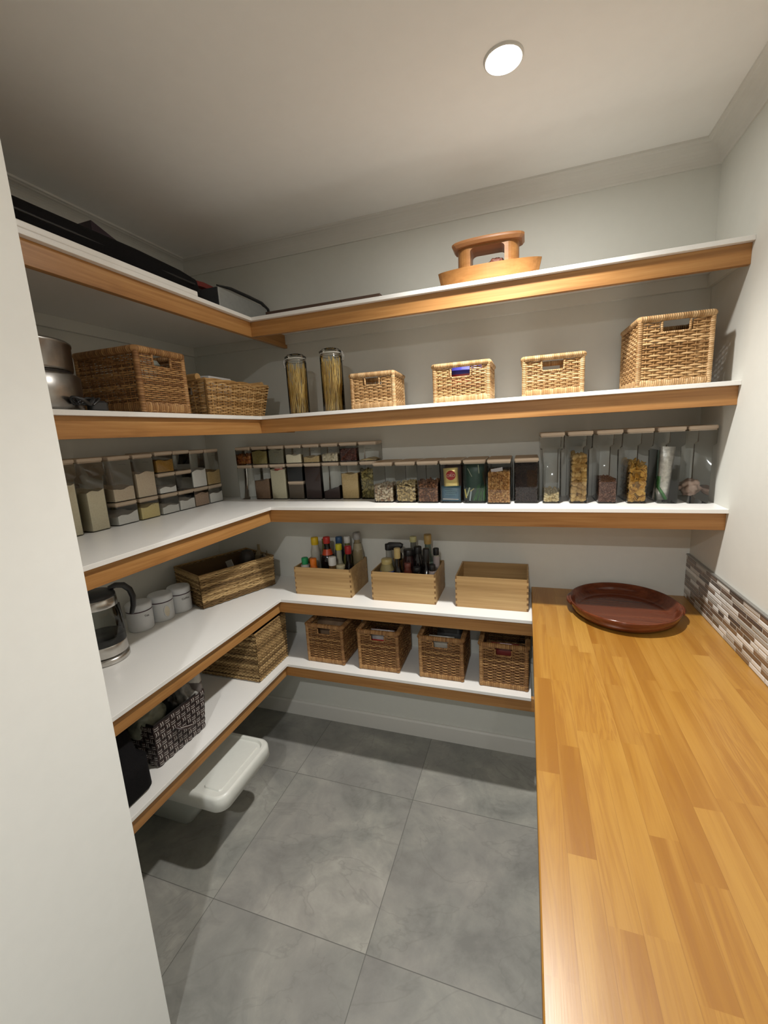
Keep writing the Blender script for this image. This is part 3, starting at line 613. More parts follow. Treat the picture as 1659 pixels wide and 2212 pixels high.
for i, (x, y, lb) in enumerate([(0.170, -0.722, 'white enamel canister marked Tea, beside the kettle'), (0.181, -0.619, 'middle white enamel canister with an oval window in its front'), (0.191, -0.522, 'white enamel canister marked Coffee, beside the seagrass basket')]):
    t = thing('enamel_canister', lb, 'canister', (x, y, ZS['D']), 0, 'white enamel canisters on the shelf')
    m = MB(); m.lathe([(0.046, 0), (0.0495, 0.003), (0.0500, 0.008), (0.0500, 0.082), (0.0485, 0.085)], n=48); cb_ = obj('body', m, enamel, t)
    m = MB(); m.lathe([(0.0485, 0.0845), (0.0500, 0.0855), (0.0500, 0.0885), (0.0485, 0.0895)], n=48); obj('seal', m, gasket, t, 'dark sealing ring')
    m = MB(); m.lathe([(0.0485, 0.089), (0.0505, 0.090), (0.0508, 0.112), (0.048, 0.117), (0.04, 0.1185), (0.001, 0.119)], n=48); obj('canister_lid', m, enamel, t)
    an = math.atan2(-1.987-y, 1.733-x)+0.50
    if i != 1:
        R_ = 0.0505; s_ = 'Tea' if i == 0 else 'Coffee'
        txt(s_, 0.0135, ink, cb_, (R_*math.cos(an), R_*math.sin(an), 0.066), (PI/2, 0, an+PI/2))
    else:
        m = MB(); an -= 0.1; ring = [(0.0, 0.013*math.cos(a), 0.045+0.026*math.sin(a)) for a in np.linspace(0, 2*PI, 28, endpoint=False)]
        fr = MB(); fr.tube(ring, 0.0022, 6, True); m.add([(0.0012, y_*0.92, 0.045+(z_-0.045)*0.95) for _, y_, z_ in ring], [tuple(range(28))])
        for q, nm, mt, lbl in ((fr, 'window_frame', enamel, None), (m, 'window', plain('sugar_view', (0.62, 0.57, 0.45), 0.3), 'oval window showing sugar')):
            q.xf(Matrix.Rotation(an, 4, 'Z')@Matrix.Translation((0.0493, 0, 0))); obj(nm, q, mt, t, lbl)
# ================================================================ SPAGHETTI JARS
pasta = plain('spaghetti', (0.74, 0.53, 0.18), 0.5, 0, 0.4, 0.12, 30)
def clipjar(loc, r, h, label, lab2, side, fill, seed):
    t = thing('clip_jar', label, 'jar', loc, 0)
    m = MB(); m.lathe([(r*0.9, 0), (r, 0.005), (r, h*0.86), (r*0.90, h*0.90), (r*0.90, h*0.915)], n=40, cap1=False); obj('glass_jar', m, glass_m, t)
    m = MB(); m.lathe([(r*0.98, h*0.925), (r*1.02, h*0.935), (r*1.02, h*0.955), (r*0.8, h*0.975), (r*0.78, h*0.99), (r*0.6, h), (0.001, h)], n=40, cap0=True); obj('glass_lid', m, glass_m, t)
    m = MB(); m.lathe([(r*0.93, h*0.912), (r*0.98, h*0.915), (r*0.98, h*0.925), (r*0.93, h*0.927)], n=40, cap0=False, cap1=False); obj('rubber_seal', m, plain('seal_clear', (0.6, 0.6, 0.57), 0.4), t)
    m = MB(); zc = h*0.885
    m.tube([(r*0.96*math.cos(a), r*0.96*math.sin(a), zc) for a in np.linspace(0, 2*PI, 30, endpoint=False)], 0.0016, 6, True)
    s = side; m.tube([(s*r*0.95, 0, zc), (s*r*1.12, 0, h*0.93), (s*r*1.02, 0, h*0.955)], 0.002, 6)
    m.tube([(s*r*1.15, 0.006, h*0.935), (s*r*1.22, 0.006, h*0.87), (s*r*1.12, 0.006, h*0.80)], 0.0022, 6); m.tube([(s*r*1.15, -0.006, h*0.935), (s*r*1.22, -0.006, h*0.87), (s*r*1.12, -0.006, h*0.80)], 0.0022, 6)
    m.tube([(s*r*1.12, -0.006, h*0.80), (s*r*1.12, 0.006, h*0.80)], 0.0022, 6); obj('wire_clasp', m, chrome, t)
    m = MB(); rr = random.Random(seed)
    for i in range(120):
        a = rr.random()*2*PI; q = r*0.86*math.sqrt(rr.random()); a2 = a+rr.uniform(-1.2, 1.2); q2 = min(r*0.88, q*rr.uniform(0.6, 1.5)+0.004)
        top = fill*(rr.uniform(0.5, 0.75) if i % 2 else rr.uniform(0.85, 1.0))
        m.tube([(q*math.cos(a), q*math.sin(a), 0.006), (q2*math.cos(a2), q2*math.sin(a2), top)], 0.0013, 5, rnd=rr.random())
    tag(obj('spaghetti', m, pasta), lab2, 'pasta', None, 'stuff').location = loc
clipjar((0.746, -0.222, ZS['B']), 0.047, 0.262, 'tall glass clip jar of spaghetti nearest the corner, clasp on its left', 'dry spaghetti standing in the left clip jar', -1, 0.225, 1)
clipjar((0.920, -0.222, ZS['B']), 0.049, 0.268, 'tall glass clip jar of spaghetti with its clasp on the right', 'dry spaghetti standing in the right clip jar', 1, 0.235, 2)
# ================================================================ CLEAR CANISTERS
def ell(n=7, m_=5):
    v = []; f = []
    for i in range(m_+1):
        p = PI*i/m_
        for j in range(n): a = 2*PI*j/n; v.append((math.sin(p)*math.cos(a), math.sin(p)*math.sin(a), math.cos(p)))
    for i in range(m_):
        for j in range(n): f.append((i*n+j, (i+1)*n+j, (i+1)*n+(j+1) % n, i*n+(j+1) % n))
    return np.array(v), f
EV, EF = ell()
def shp(kind, s, rr):
    if kind == 'cashew':
        ts = np.linspace(-1.25, 1.25, 7); V = []; n = 6
        for k, a in enumerate(ts):
            c = np.array([math.cos(a)*0.62, math.sin(a)*0.75, 0]); rad = 0.34*math.sqrt(max(0.02, 1-(a/1.35)**2))+0.06
            for j in range(n): q = 2*PI*j/n; V.append(c+rad*(math.cos(q)*np.array([math.cos(a), math.sin(a), 0])+math.sin(q)*np.array([0, 0, 1])))
        F = [(i*n+j, i*n+(j+1) % n, (i+1)*n+(j+1) % n, (i+1)*n+j) for i in range(6) for j in range(n)]+[tuple(range(n))[::-1], tuple(range(6*n, 7*n))]
        return np.array(V)*s, F
    d = {'pistachio': (1.0, 0.62, 0.55), 'almond': (1.0, 0.58, 0.36), 'ball': (1, 1, 0.95), 'flake': (1.0, 0.85, 0.16), 'chunk': (1, 0.8, 0.6), 'stick': (1.6, 0.22, 0.22), 'oat': (1, 0.7, 0.3)}[kind]
    V = EV*np.array(d)
    if kind == 'almond': V = V*np.array([1, 1, 1])*(1-0.35*V[:, :1]*np.array([[0, 1, 1]]))
    if kind in ('chunk', 'flake'): V = V*(1+0.28*(rr.random((len(V), 1))-0.5))
    return V*s, EF
def rmat(rr):
    q = rr.normal(size=4); q /= np.linalg.norm(q); w, x, y, z_ = q
    return np.array([[1-2*(y*y+z_*z_), 2*(x*y-z_*w), 2*(x*z_+y*w)], [2*(x*y+z_*w), 1-2*(x*x+z_*z_), 2*(y*z_-x*w)], [2*(x*z_-y*w), 2*(y*z_+x*w), 1-2*(x*x+y*y)]])
def fill_mesh(kind, w_, d_, h_, s, seed, slope=0.0):
    """nuts or flakes packed along the faces and top of a block; powder gets an uneven top"""
    rr = np.random.default_rng(seed); m = MB()
    if kind == 'powder':
        n = 6; V = []; F = []
        for iy in range(n+1):
            for ix in range(n+1):
                zz = h_+slope*(ix/n-0.5)+0.004*math.sin(ix*1.3+seed)+0.003*math.cos(iy*1.7+seed*2)
                V.append(((ix/n-0.5)*w_, (iy/n-0.5)*d_, zz))
        for iy in range(n):
            for ix in range(n): a = iy*(n+1)+ix; F.append((a, a+1, a+n+2, a+n+1))
        m.add(V, F, True)
        rim = [iy for iy in range(n+1)]+[iy*(n+1)+n for iy in range(1, n+1)]+[n*(n+1)+ix for ix in range(n-1, -1, -1)]+[iy*(n+1) for iy in range(n-1, 0, -1)]
        top = [V[i] for i in rim]; bot = [(x, y, 0) for x, y, _ in top]; k = len(rim)
        m.add(bot+top, [(i, (i+1) % k, (i+1) % k+k, i+k) for i in range(k)]); m.add(bot, [tuple(reversed(range(k)))]); return m
    q = s*0.95; m.mat = 1; m.box(-w_/2+q, w_/2-q, -d_/2+q, d_/2-q, 0.001, h_-q*1.2); m.mat = 0
    st = s*1.25
    def put(x, y, z_):
        V, F = shp(kind, s*rr.uniform(0.85, 1.12), rr); V = V@rmat(rr).T; e = np.abs(V).max(0)
        x = np.clip(x, -w_/2+e[0], w_/2-e[0]); y = np.clip(y, -d_/2+e[1], d_/2-e[1]); z_ = max(z_, e[2])
        m.add((V+np.array([x, y, z_])).tolist(), F, True, rnd=rr.random())
    for z_ in np.arange(s*0.6, h_, st*0.8):
        for x in np.arange(-w_/2+s*0.5, w_/2, st): put(x+rr.uniform(-1, 1)*s*0.4, -d_/2+s*rr.uniform(0.3, 0.8), z_+rr.uniform(-1, 1)*s*0.3)
        for y in np.arange(-d_/2+s, d_/2, st*1.3):
            for sx in (-1, 1): put(sx*(w_/2-s*0.5), y, z_+rr.uniform(-1, 1)*s*0.3)
    for x in np.arange(-w_/2+s, w_/2, st):
        for y in np.arange(-d_/2+s, d_/2, st*1.2): put(x, y, h_+rr.uniform(-0.8, 0.5)*s+slope*x/w_)
    return m
def content_mat(name, cols, vs=220):
    if name in MATS: return MATS[name]
    t = NT(name); a = t.n('ShaderNodeAttribute', attribute_name='rnd'); n = t.noise(t.obj(), vs, 4, 0.65)
    f = t.math('ADD', t.math('MULTIPLY', a.outputs['Fac'], 0.35), t.math('MULTIPLY', n, 0.65))
    t.base(t.ramp(f, [(0.3, cols[0]), (0.5, cols[1]), (0.72, cols[2])]), 0.7, 0, 0.3); t.bump(n, 0.35, 0.0012); MATS[name] = t.m; return t.m
HS, HM, HT = 0.094, 0.1835, 0.278
def can_unit(kind, w_=0.092, d_=0.18):
    """S short, M medium, T tall with stepped-in lower half"""
    h = {'S': HS, 'M': HM, 'T': HT}[kind]; t = bpy.data.objects.new('clear_canister', None); t.empty_display_size = 0.03; COL.objects.link(t)
    m = MB(); hb = h-0.014
    if kind == 'T': zs = [(0.0, (0.0145, 0.003)), (0.003, (0.012, 0)), (0.206, (0.012, 0)), (0.214, (0.001, 0)), (hb, 0.0)]
    else: zs = [(0.0, 0.003), (0.003, 0.001), (hb, 0.0)]
    m.rbox(0, 0, w_, d_, zs, 0.007, 3, True, cap1=False); obj('clear_body', m, clear_m, t)
    m = MB(); m.rbox(0, 0, w_-0.006, d_-0.006, [(hb-0.004, 0), (hb+0.001, 0)], 0.006, 3); m.rbox(0, 0, w_-0.001, d_-0.001, [(hb+0.001, 0.0005), (hb+0.004, 0), (h-0.003, 0), (h-0.0005, 0.002)], 0.006, 3)
    n_ = len(m.mi); m.mi = [1]*n_; m.mi[-1] = 0
    obj('bamboo_lid', m, [lidw, lid_lit], t); return t
PROT = {}
CANG = 'clear square canisters with bamboo lids'
def scribble(m, w_, seed):
    rr = random.Random(seed); pts = []; n = rr.randint(9, 15)
    for i in range(n): pts.append((-w_/2+w_*i/(n-1), 0, 0.0032*math.sin(i*2.2+seed)*rr.random()+0.0008*math.sin(i*0.6)))
    m.tube(pts, 0.00055, 4, caps=False); return m
def canister(kind, x, yf, z, rz, label, fill=None, w_=0.092, d_=0.18, script=True, seed=1):
    """yf = position of the front face centre; fill = (name, kind, height, colours, size, label, slope)"""
    key = (kind, w_, d_); nx, ny = (math.sin(rz), -math.cos(rz)); c = (x-nx*d_/2, yf-ny*d_/2, z+0.0004)
    if key not in PROT: t = PROT[key] = can_unit(kind, w_, d_); t.location = c; t.rotation_euler = (0, 0, rz)
    else: t = dup(PROT[key], c, rz)
    for ch in list(t.children_recursive):
        if ch.name.startswith('script'): bpy.data.objects.remove(ch, do_unlink=True)
    tag(t, label, 'canister', CANG)
    if script:
        sm = scribble(MB(), 0.03, seed); h = {'S': HS, 'M': HM, 'T': HT}[kind]; sm.xf(Matrix.Translation((0.006, -d_/2-0.0006, h-0.034)))
        obj('script_label', sm, ink, [c_ for c_ in t.children if c_.name.startswith('clear_body')][0])
    if fill:
        nm, fk, fh, cols, s, lb, sl = fill; wi = (w_-0.024 if kind == 'T' else w_)-0.007
        m = fill_mesh(fk, wi, d_-0.008, fh, s, seed, sl); cm = content_mat(nm+'_content', cols, 220 if fk == 'powder' else 120)
        o = obj(nm, m, [cm, content_mat(nm+'_core', [tuple(c_*0.5 for c_ in q) for q in cols])]); o.location = (c[0], c[1], c[2]+0.004); o.rotation_euler = (0, 0, rz)
        tag(o, lb, 'food', None, 'stuff')
    return t
cream = [(0.70, 0.64, 0.47), (0.80, 0.74, 0.57), (0.86, 0.81, 0.66)]; white = [(0.82, 0.82, 0.80), (0.88, 0.88, 0.86), (0.93, 0.93, 0.91)]
beige = [(0.64, 0.54, 0.41), (0.74, 0.64, 0.50), (0.80, 0.71, 0.58)]; yel = [(0.78, 0.66, 0.30), (0.86, 0.75, 0.40), (0.90, 0.80, 0.48)]
tan = [(0.40, 0.29, 0.13), (0.52, 0.39, 0.19), (0.62, 0.49, 0.27)]; brn = [(0.09, 0.045, 0.02), (0.16, 0.085, 0.04), (0.24, 0.14, 0.07)]
dk = [(0.020, 0.012, 0.012), (0.045, 0.026, 0.024), (0.08, 0.045, 0.04)]; org = [(0.20, 0.05, 0.01), (0.36, 0.11, 0.02), (0.45, 0.20, 0.04)]
grn = [(0.14, 0.11, 0.03), (0.26, 0.21, 0.07), (0.38, 0.32, 0.12)]; amb = [(0.28, 0.15, 0.03), (0.40, 0.23, 0.05), (0.50, 0.32, 0.09)]
zC = ZS['C']; L90 = PI/2; s0 = 0.19
def left(kind, y, lvl, label, fill=None, seed=1, script=True): return canister(kind, s0, y, zC+lvl, L90, label, fill, 0.100, 0.178, script, seed)
left('T', -0.940, 0, 'tall clear canister of cream flour half hidden by the partition wall', ('cream_flour', 'powder', 0.187, cream, 0, 'cream flour filling the canister nearest the partition wall', 0.006), 11)
left('T', -0.832, 0, 'tall clear canister of cream flour, second from the partition wall', ('plain_flour', 'powder', 0.148, cream, 0, 'cream flour in the second tall canister from the partition wall', 0.006), 12)
left('S', -0.711, 0, 'short canister with a little white sugar, bottom row beside the tall flour canister', ('white_sugar', 'powder', 0.036, white, 0, 'white sugar low in the bottom canister beside the tall flour', 0.012), 13)
left('M', -0.711, HS, 'medium canister of beige flour stacked above the white sugar', ('beige_flour', 'powder', 0.052, beige, 0, 'beige flour low in the medium canister above the white sugar', 0.008), 14)
left('S', -0.600, 0, 'short canister of yellow meal in the bottom row', ('yellow_meal', 'powder', 0.052, yel, 0, 'yellow meal in a bottom row canister', 0.010), 15)
left('M', -0.600, HS, 'medium canister mostly full of beige flour above the yellow meal', ('pale_flour', 'powder', 0.100, beige, 0, 'beige flour nearly filling the canister above the yellow meal', 0.004), 16)
left('S', -0.488, 0, 'short canister with low white powder, bottom row right of the yellow meal', ('white_powder', 'powder', 0.036, white, 0, 'white powder low in the canister right of the yellow meal', 0.002), 17)
left('S', -0.488, HS, 'short canister with a thin layer of white powder, middle of a stack of three', ('icing_sugar', 'powder', 0.024, white, 0, 'thin layer of white powder in the middle canister of three', 0.002), 18)
left('S', -0.488, 2*HS, 'short canister of amber sugar on top of a stack of three', ('amber_sugar', 'powder', 0.048, amb, 0, 'amber sugar in the top canister of three', 0.0), 19)
left('S', -0.385, 0, 'short canister of white powder below an empty one, left run', ('baking_powder', 'powder', 0.044, white, 0, 'white powder below the empty labelled canister', 0.002), 20)
left('S', -0.385, HS, 'empty short canister with a script label stacked on the white powder, left run', None, 21)
left('S', -0.385, 2*HS, 'dim top canister with a brown lid between the amber sugar and the white sugar', None, 22, False)
left('S', -0.286, 0, 'short canister of pinkish crumbs in the bottom row near the corner', ('pink_crumbs', 'powder', 0.062, [(0.42, 0.30, 0.22), (0.54, 0.40, 0.30), (0.62, 0.50, 0.40)], 0, 'pinkish crumbs in the bottom row near the corner', 0.0), 23)
left('M', -0.286, HS, 'medium canister of white sugar above the pinkish crumbs', ('caster_sugar', 'powder', 0.083, white, 0, 'white sugar in the medium canister above the crumbs', 0.008), 24)
left('S', -0.183, 0, 'last short canister of white powder in the bottom row at the corner', ('salt', 'powder', 0.044, white, 0, 'white powder in the last bottom canister at the corner', 0.003), 25)
left('M', -0.183, HS, 'medium canister of tan flour at the corner end of the left stack', ('tan_flour', 'powder', 0.066, tan, 0, 'tan flour in the medium canister at the corner end', 0.006), 26)
def back(kind, x, lvl, label, fill=None, seed=1, script=True, yf=-0.098, d_=0.094, w_=0.092): return canister(kind, x, yf, zC+lvl, 0, label, fill, w_, d_, script, seed)
bx = [0.312+0.1005*i for i in range(8)]
back('M', bx[0], 0, 'empty medium canister at the dark corner end of the back row', None, 31, False)
back('M', bx[1], 0, 'medium canister of brown sugar in the lower back row', ('brown_sugar', 'powder', 0.095, [(0.15, 0.09, 0.05), (0.22, 0.135, 0.08), (0.28, 0.18, 0.11)], 0, 'brown sugar in the lower back row near the corner', 0.012), 32)
back('M', bx[2], 0, 'medium canister full of cream powder with a red packet on top', ('cream_powder', 'powder', 0.150, [(0.50, 0.47, 0.33), (0.60, 0.56, 0.41), (0.66, 0.62, 0.47)], 0, 'cream powder filling the canister that has a red packet on top', 0.0), 33, False)
back('S', bx[3], 0, 'short canister of cocoa brown powder below a black one', ('cocoa_powder', 'powder', 0.074, [(0.09, 0.07, 0.05), (0.13, 0.10, 0.07), (0.17, 0.13, 0.09)], 0, 'cocoa brown powder below the black canister', 0.0), 34, False)
back('S', bx[3], HS-0.004, 'short canister of black contents in the lower back row', ('black_grains', 'powder', 0.074, [(0.008, 0.01, 0.012), (0.016, 0.018, 0.02), (0.03, 0.03, 0.03)], 0, 'black grains in the short canister above the cocoa', 0.0), 35, False)
back('M', bx[4], 0, 'medium canister full of dark purplish brown grains', ('dark_grains', 'powder', 0.162, dk, 0, 'dark purplish grains filling a lower back row canister', 0.0), 36, False)
back('M', bx[5], 0, 'medium canister with dark grains heaped in its lower third', ('heaped_grains', 'powder', 0.045, dk, 0, 'dark grains heaped in the lower third of a canister', 0.03), 37, False)
back('M', bx[6], 0, 'medium canister two thirds full of tan grain', ('tan_grain', 'powder', 0.118, tan, 0, 'tan grain two thirds up a lower back row canister', 0.002), 38, False)
back('M', bx[7], 0, 'medium canister of green brown dried flakes behind the pistachio canister', ('dried_flakes', 'flake', 0.13, grn, 0.010, 'green brown dried flakes behind the pistachios', 0.0), 39, False)
zt = HM
back('S', bx[0], zt, 'short top row canister of dried apricots at the corner', ('dried_apricots', 'chunk', 0.040, org, 0.014, 'dark orange dried apricots in the corner top canister', 0.0), 41, False)
back('S', bx[1], zt, 'short top row canister full of green tan seeds', ('green_seeds', 'powder', 0.068, grn, 0, 'green tan seeds filling a top row canister', 0.0), 42, False)
back('S', bx[2], zt, 'short top row canister full of grey green powder with a script label', ('grey_powder', 'powder', 0.070, [(0.16, 0.15, 0.10), (0.20, 0.19, 0.13), (0.25, 0.23, 0.16)], 0, 'grey green powder filling a top row canister', 0.0), 43)
back('S', bx[3], zt, 'short top row canister half full of cream grains', ('cream_grains', 'powder', 0.036, cream, 0, 'cream grains half filling a top row canister', 0.0), 44)
back('S', bx[4], zt, 'short top row canister with a low layer of tan oats', ('tan_oats', 'powder', 0.026, tan, 0, 'low layer of tan oats in a top row canister', 0.004), 45)
back('S', bx[5], zt, 'short top row canister of round white chickpeas', ('chickpeas', 'ball', 0.030, [(0.50, 0.44, 0.30), (0.62, 0.56, 0.41), (0.72, 0.66, 0.52)], 0.0085, 'round white chickpeas in a top row canister', 0.0), 46)
back('S', bx[6], zt, 'short top row canister of dark red dried fruit', ('dried_fruit', 'chunk', 0.052, [(0.05, 0.012, 0.008), (0.11, 0.03, 0.02), (0.17, 0.06, 0.04)], 0.007, 'dark red dried fruit in a top row canister', 0.0), 47)
back('S', bx[7], zt, 'empty short canister at the right end of the top row', ('tan_dust', 'powder', 0.006, tan, 0, 'thin tan layer in the right end top row canister', 0.0), 48)
packet('crumpled red and white packet on the cream powder in the back row', (bx[2]+0.005, -0.086, zC+0.148), (0.045, 0.012, 0.024), [(0.42, 0.10, 0.08), (0.48, 0.34, 0.28)])
def mid(kind, x, yf, label, fill=None, seed=1, script=False, w_=0.094): return back(kind, x, 0, label, fill, seed, script, yf, -yf-0.012, w_)
mid('M', 1.119, -0.196, 'clear canister of pistachios, first of the front row', ('pistachios', 'pistachio', 0.066, [(0.30, 0.17, 0.09), (0.62, 0.52, 0.36), (0.80, 0.72, 0.58)], 0.0092, 'pale pistachios in their shells in a canister', 0.0), 51)
mid('M', 1.225, -0.2, 'clear canister of cashews between the pistachios and the almonds', ('cashews', 'cashew', 0.074, [(0.45, 0.33, 0.14), (0.64, 0.50, 0.25), (0.76, 0.63, 0.36)], 0.0120, 'curved cashews in a canister', 0.0), 52)
mid('M', 1.326, -0.205, 'clear canister of brown almonds with a faint script label', ('almonds', 'almond', 0.078, [(0.13, 0.05, 0.02), (0.24, 0.10, 0.045), (0.36, 0.18, 0.09)], 0.0098, 'brown almonds half filling a canister', 0.006), 53, True)
mid('M', 1.426, -0.205, 'clear canister holding the gold packet and the blue packet', None, 54)
mid('M', 1.527, -0.210, 'clear canister holding green packets and thin sticks', None, 55)
mid('M', 1.626, -0.226, 'clear canister of golden brown granola with a bright edged lid', ('granola', 'chunk', 0.122, [(0.24, 0.10, 0.025), (0.44, 0.23, 0.07), (0.60, 0.38, 0.15)], 0.0062, 'golden brown granola nearly filling a canister', 0.0), 56)
mid('M', 1.732, -0.208, 'clear canister of near black tea leaves beside the tall canisters', ('tea_leaves', 'stick', 0.155, [(0.018, 0.010, 0.009), (0.04, 0.02, 0.016), (0.075, 0.04, 0.03)], 0.0055, 'near black tea leaves filling a canister', 0.0), 57)
m = MB(); m.box(-0.026, 0.020, -0.0012, 0.0012, 0, 0.014); m.xf(Matrix.Rotation(-0.15, 4, 'Y'))
tag(obj('paper_slip', m, plain('slip', (0.6, 0.58, 0.6), 0.6)), 'white paper slip standing on the granola', 'paper').location = (1.622, -0.2155, zC+0.133)
# gold and blue packets
def flatpack(name, label, loc, w_, h_, d_, mat, rot=(0, 0, 0), crimp=0.08):
    t = thing(name, label, 'packet', loc); t.rotation_euler = rot; m = MB(); n = 10; rings = []
    for i in range(n+1):
        f = i/n; k = min(1, max(0.05, min(f, 1-f)/0.18))**0.6; rings.append([(w_/2*x*(1.0+0.03*(1-k)), y*(d_/2*k+0.0006), h_*f) for x, y in ((1, 0.3), (0.6, 1), (-0.6, 1), (-1, 0.3), (-1, -0.3), (-0.6, -1), (0.6, -1), (1, -0.3))])
    m.loft(rings, True, True, True, True); obj('pouch', m, mat, t); return t
gold = plain('gold_foil', (0.66, 0.52, 0.20), 0.32, 0.55, 0.5, 0.1, 30, 0.3)
t = flatpack('gold_packet', 'gold foil packet with a red disc reading ORO', (1.428, -0.188, zC+0.072), 0.062, 0.078, 0.018, gold, (0, -0.04, 0))
m = MB(); m.lathe([(0.0205, 0), (0.020, 0.0012), (0.0001, 0.0014)], n=32); m.xf(Matrix.Translation((0.001, -0.0095, 0.047))@Matrix.Rotation(PI/2, 4, 'X')); obj('red_disc', m, plain('red_print', (0.48, 0.04, 0.04), 0.4), t, 'round red emblem')
txt('ORO', 0.0165, plain('cream_print', (0.75, 0.62, 0.50), 0.5), t.children[-1], (0.001, -0.0111, 0.0455), (PI/2, 0, 0))
t = flatpack('blue_packet', 'dark blue packet with pale lettering below the gold packet', (1.424, -0.184, zC+0.005), 0.082, 0.068, 0.024, plain('blue_print', (0.035, 0.11, 0.17), 0.35, 0.1, 0.5, 0.2, 30), (0, 0.03, 0))
m = MB()
for k, (zz, ww) in enumerate(((0.048, 0.052), (0.040, 0.040), (0.032, 0.046))):
    q_ = MB(); rr_ = random.Random(70+k); q_.tube([(-ww/2+ww*i/15, -0.0128, zz+0.0022*math.sin(i*2.4+k)*rr_.uniform(0.5, 1)) for i in range(16)], 0.0009, 4, caps=False); m.add(q_.v, q_.f)
obj('print', m, plain('pale_blue_print', (0.28, 0.48, 0.52), 0.5), t, 'pale illegible lettering')
m = MB(); m.box(-0.034, 0.034, -0.0131, -0.0125, 0.010, 0.0125); obj('stripe', m, plain('cream_print', (0, 0, 0)), t, 'pale stripe')
t = flatpack('brown_packet', 'dark reddish packet behind the gold packet', (1.432, -0.150, zC+0.005), 0.080, 0.155, 0.03, plain('maroon_pack', (0.07, 0.025, 0.022), 0.4))
t = flatpack('green_packet', 'dark green packet filling the back of the stick canister', (1.520, -0.150, zC+0.005), 0.082, 0.160, 0.035, plain('dark_green_pack', (0.018, 0.055, 0.038), 0.4))
for k, (x0, z0, x1, z1, c, lb) in enumerate([(1.498, 0.147, 1.516, 0.112, (0.55, 0.58, 0.42), 'pale slanted stick in the green packet canister'), (1.542, 0.160, 1.545, 0.125, (0.50, 0.54, 0.38), 'pale upright stick in the green packet canister'),
      (1.486, 0.060, 1.492, 0.022, (0.50, 0.42, 0.08), 'yellow sachet low in the green packet canister'), (1.506, 0.066, 1.494, 0.030, (0.42, 0.50, 0.30), 'pale green sachet low in the green packet canister'),
      (1.524, 0.062, 1.508, 0.050, (0.55, 0.48, 0.18), 'folded cream sachet low in the green packet canister'), (1.512, 0.052, 1.506, 0.010, (0.35, 0.42, 0.45), 'grey sachet at the bottom of the green packet canister')]):
    m = MB(); m.tube([(x0, -0.198, zC+z0), (x1, -0.199, zC+z1)], 0.0022 if k < 2 else 0.0045, 6, flat=0.5); tag(obj('tea_stick', m, plain('stick_%d' % k, c, 0.5)), lb, 'sachet', 'sticks and sachets in the canister')
for k in range(9):
    x0 = 1.527+0.0045*k; m = MB(); m.tube([(x0-0.010+0.002*k, -0.196+0.002*(k % 3), zC+0.008), (x0+0.004, -0.194+0.002*(k % 3), zC+0.045), (x0+0.006+0.0012*k, -0.192, zC+0.070+0.004*(k % 4))], [0.0026, 0.0024, 0.0012], 5, flat=0.5)
    tag(obj('green_sachet', m, plain('leaf_green', (0.05, 0.20, 0.05), 0.4, 0, 0.5, 0.4, 60) if k % 3 else plain('leaf_green_dark', (0.03, 0.10, 0.05), 0.4)), 'one of the thin green slips fanned low right in the green packet canister', 'sachet', 'green slips fanned in the canister')
# tall canisters
def tall(x, label, fill=None, seed=1, script=True): return back('T', x, 0, label, fill, seed, script, -0.208, 0.190, 0.0895)
tall(1.8275, 'tall clear canister with oat clusters only at its bottom', ('oat_clusters', 'chunk', 0.030, [(0.48, 0.36, 0.16), (0.64, 0.51, 0.27), (0.75, 0.64, 0.38)], 0.009, 'pale oat clusters low in a tall canister', 0.0), 61, False)
tall(1.9265, 'tall clear canister of large golden cereal pieces', ('cereal_pieces', 'chunk', 0.170, [(0.24, 0.13, 0.03), (0.42, 0.26, 0.08), (0.58, 0.41, 0.17)], 0.0165, 'large golden cereal pieces filling a tall canister', 0.0), 62)
tall(2.0270, 'tall clear canister of reddish brown seeds', ('brown_seeds', 'oat', 0.082, [(0.12, 0.05, 0.03), (0.22, 0.10, 0.065), (0.34, 0.18, 0.12)], 0.0042, 'reddish brown seeds half way up a tall canister', 0.0), 63)
tall(2.1270, 'tall clear canister of orange corn flakes', ('corn_flakes', 'flake', 0.140, [(0.40, 0.20, 0.03), (0.62, 0.36, 0.07), (0.76, 0.50, 0.14)], 0.0135, 'orange corn flakes in a tall canister', 0.0), 64, False)
tall(2.2255, 'tall clear canister holding a silver and green bag', None, 65, False)
tall(2.3200, 'tall clear canister with a folded pale pouch, nearest the right wall', None, 66, False)
t = flatpack('foil_bag', 'crinkled silver bag with green print in a tall canister', (2.214, -0.150, zC+0.006), 0.050, 0.200, 0.03, plain('silver_foil', (0.55, 0.54, 0.50), 0.36, 0.5, 0.5, 0.3, 70, 1.0), (0, 0.08, 0))
m = MB(); m.tube([(-0.018, -0.014, 0.09), (-0.016, -0.017, 0.05), (0.004, -0.016, 0.022), (0.016, -0.012, 0.004)], 0.007, 8, flat=0.5); obj('green_print', m, plain('leaf_green', (0.05, 0.2, 0.05)), t, 'green printed band')
crumple('folded_pouch', 'folded pale pink pouch lying in the last tall canister', 'pouch', (2.3185, -0.12, zC+0.022), (0.060, 0.06, 0.058), (0.52, 0.36, 0.28), 15, amp=0.35, rot=(0, -0.3, 0))
m = MB(); m.box(-0.003, 0.003, -0.16, -0.04, 0, 0.19)
tag(obj('dark_green_sleeve', m, plain('dark_green_pack', (0, 0, 0)), bevel=0.002), 'dark green bag side standing left of the silver bag', 'packet').location = (2.1985, -0.0, zC+0.005)
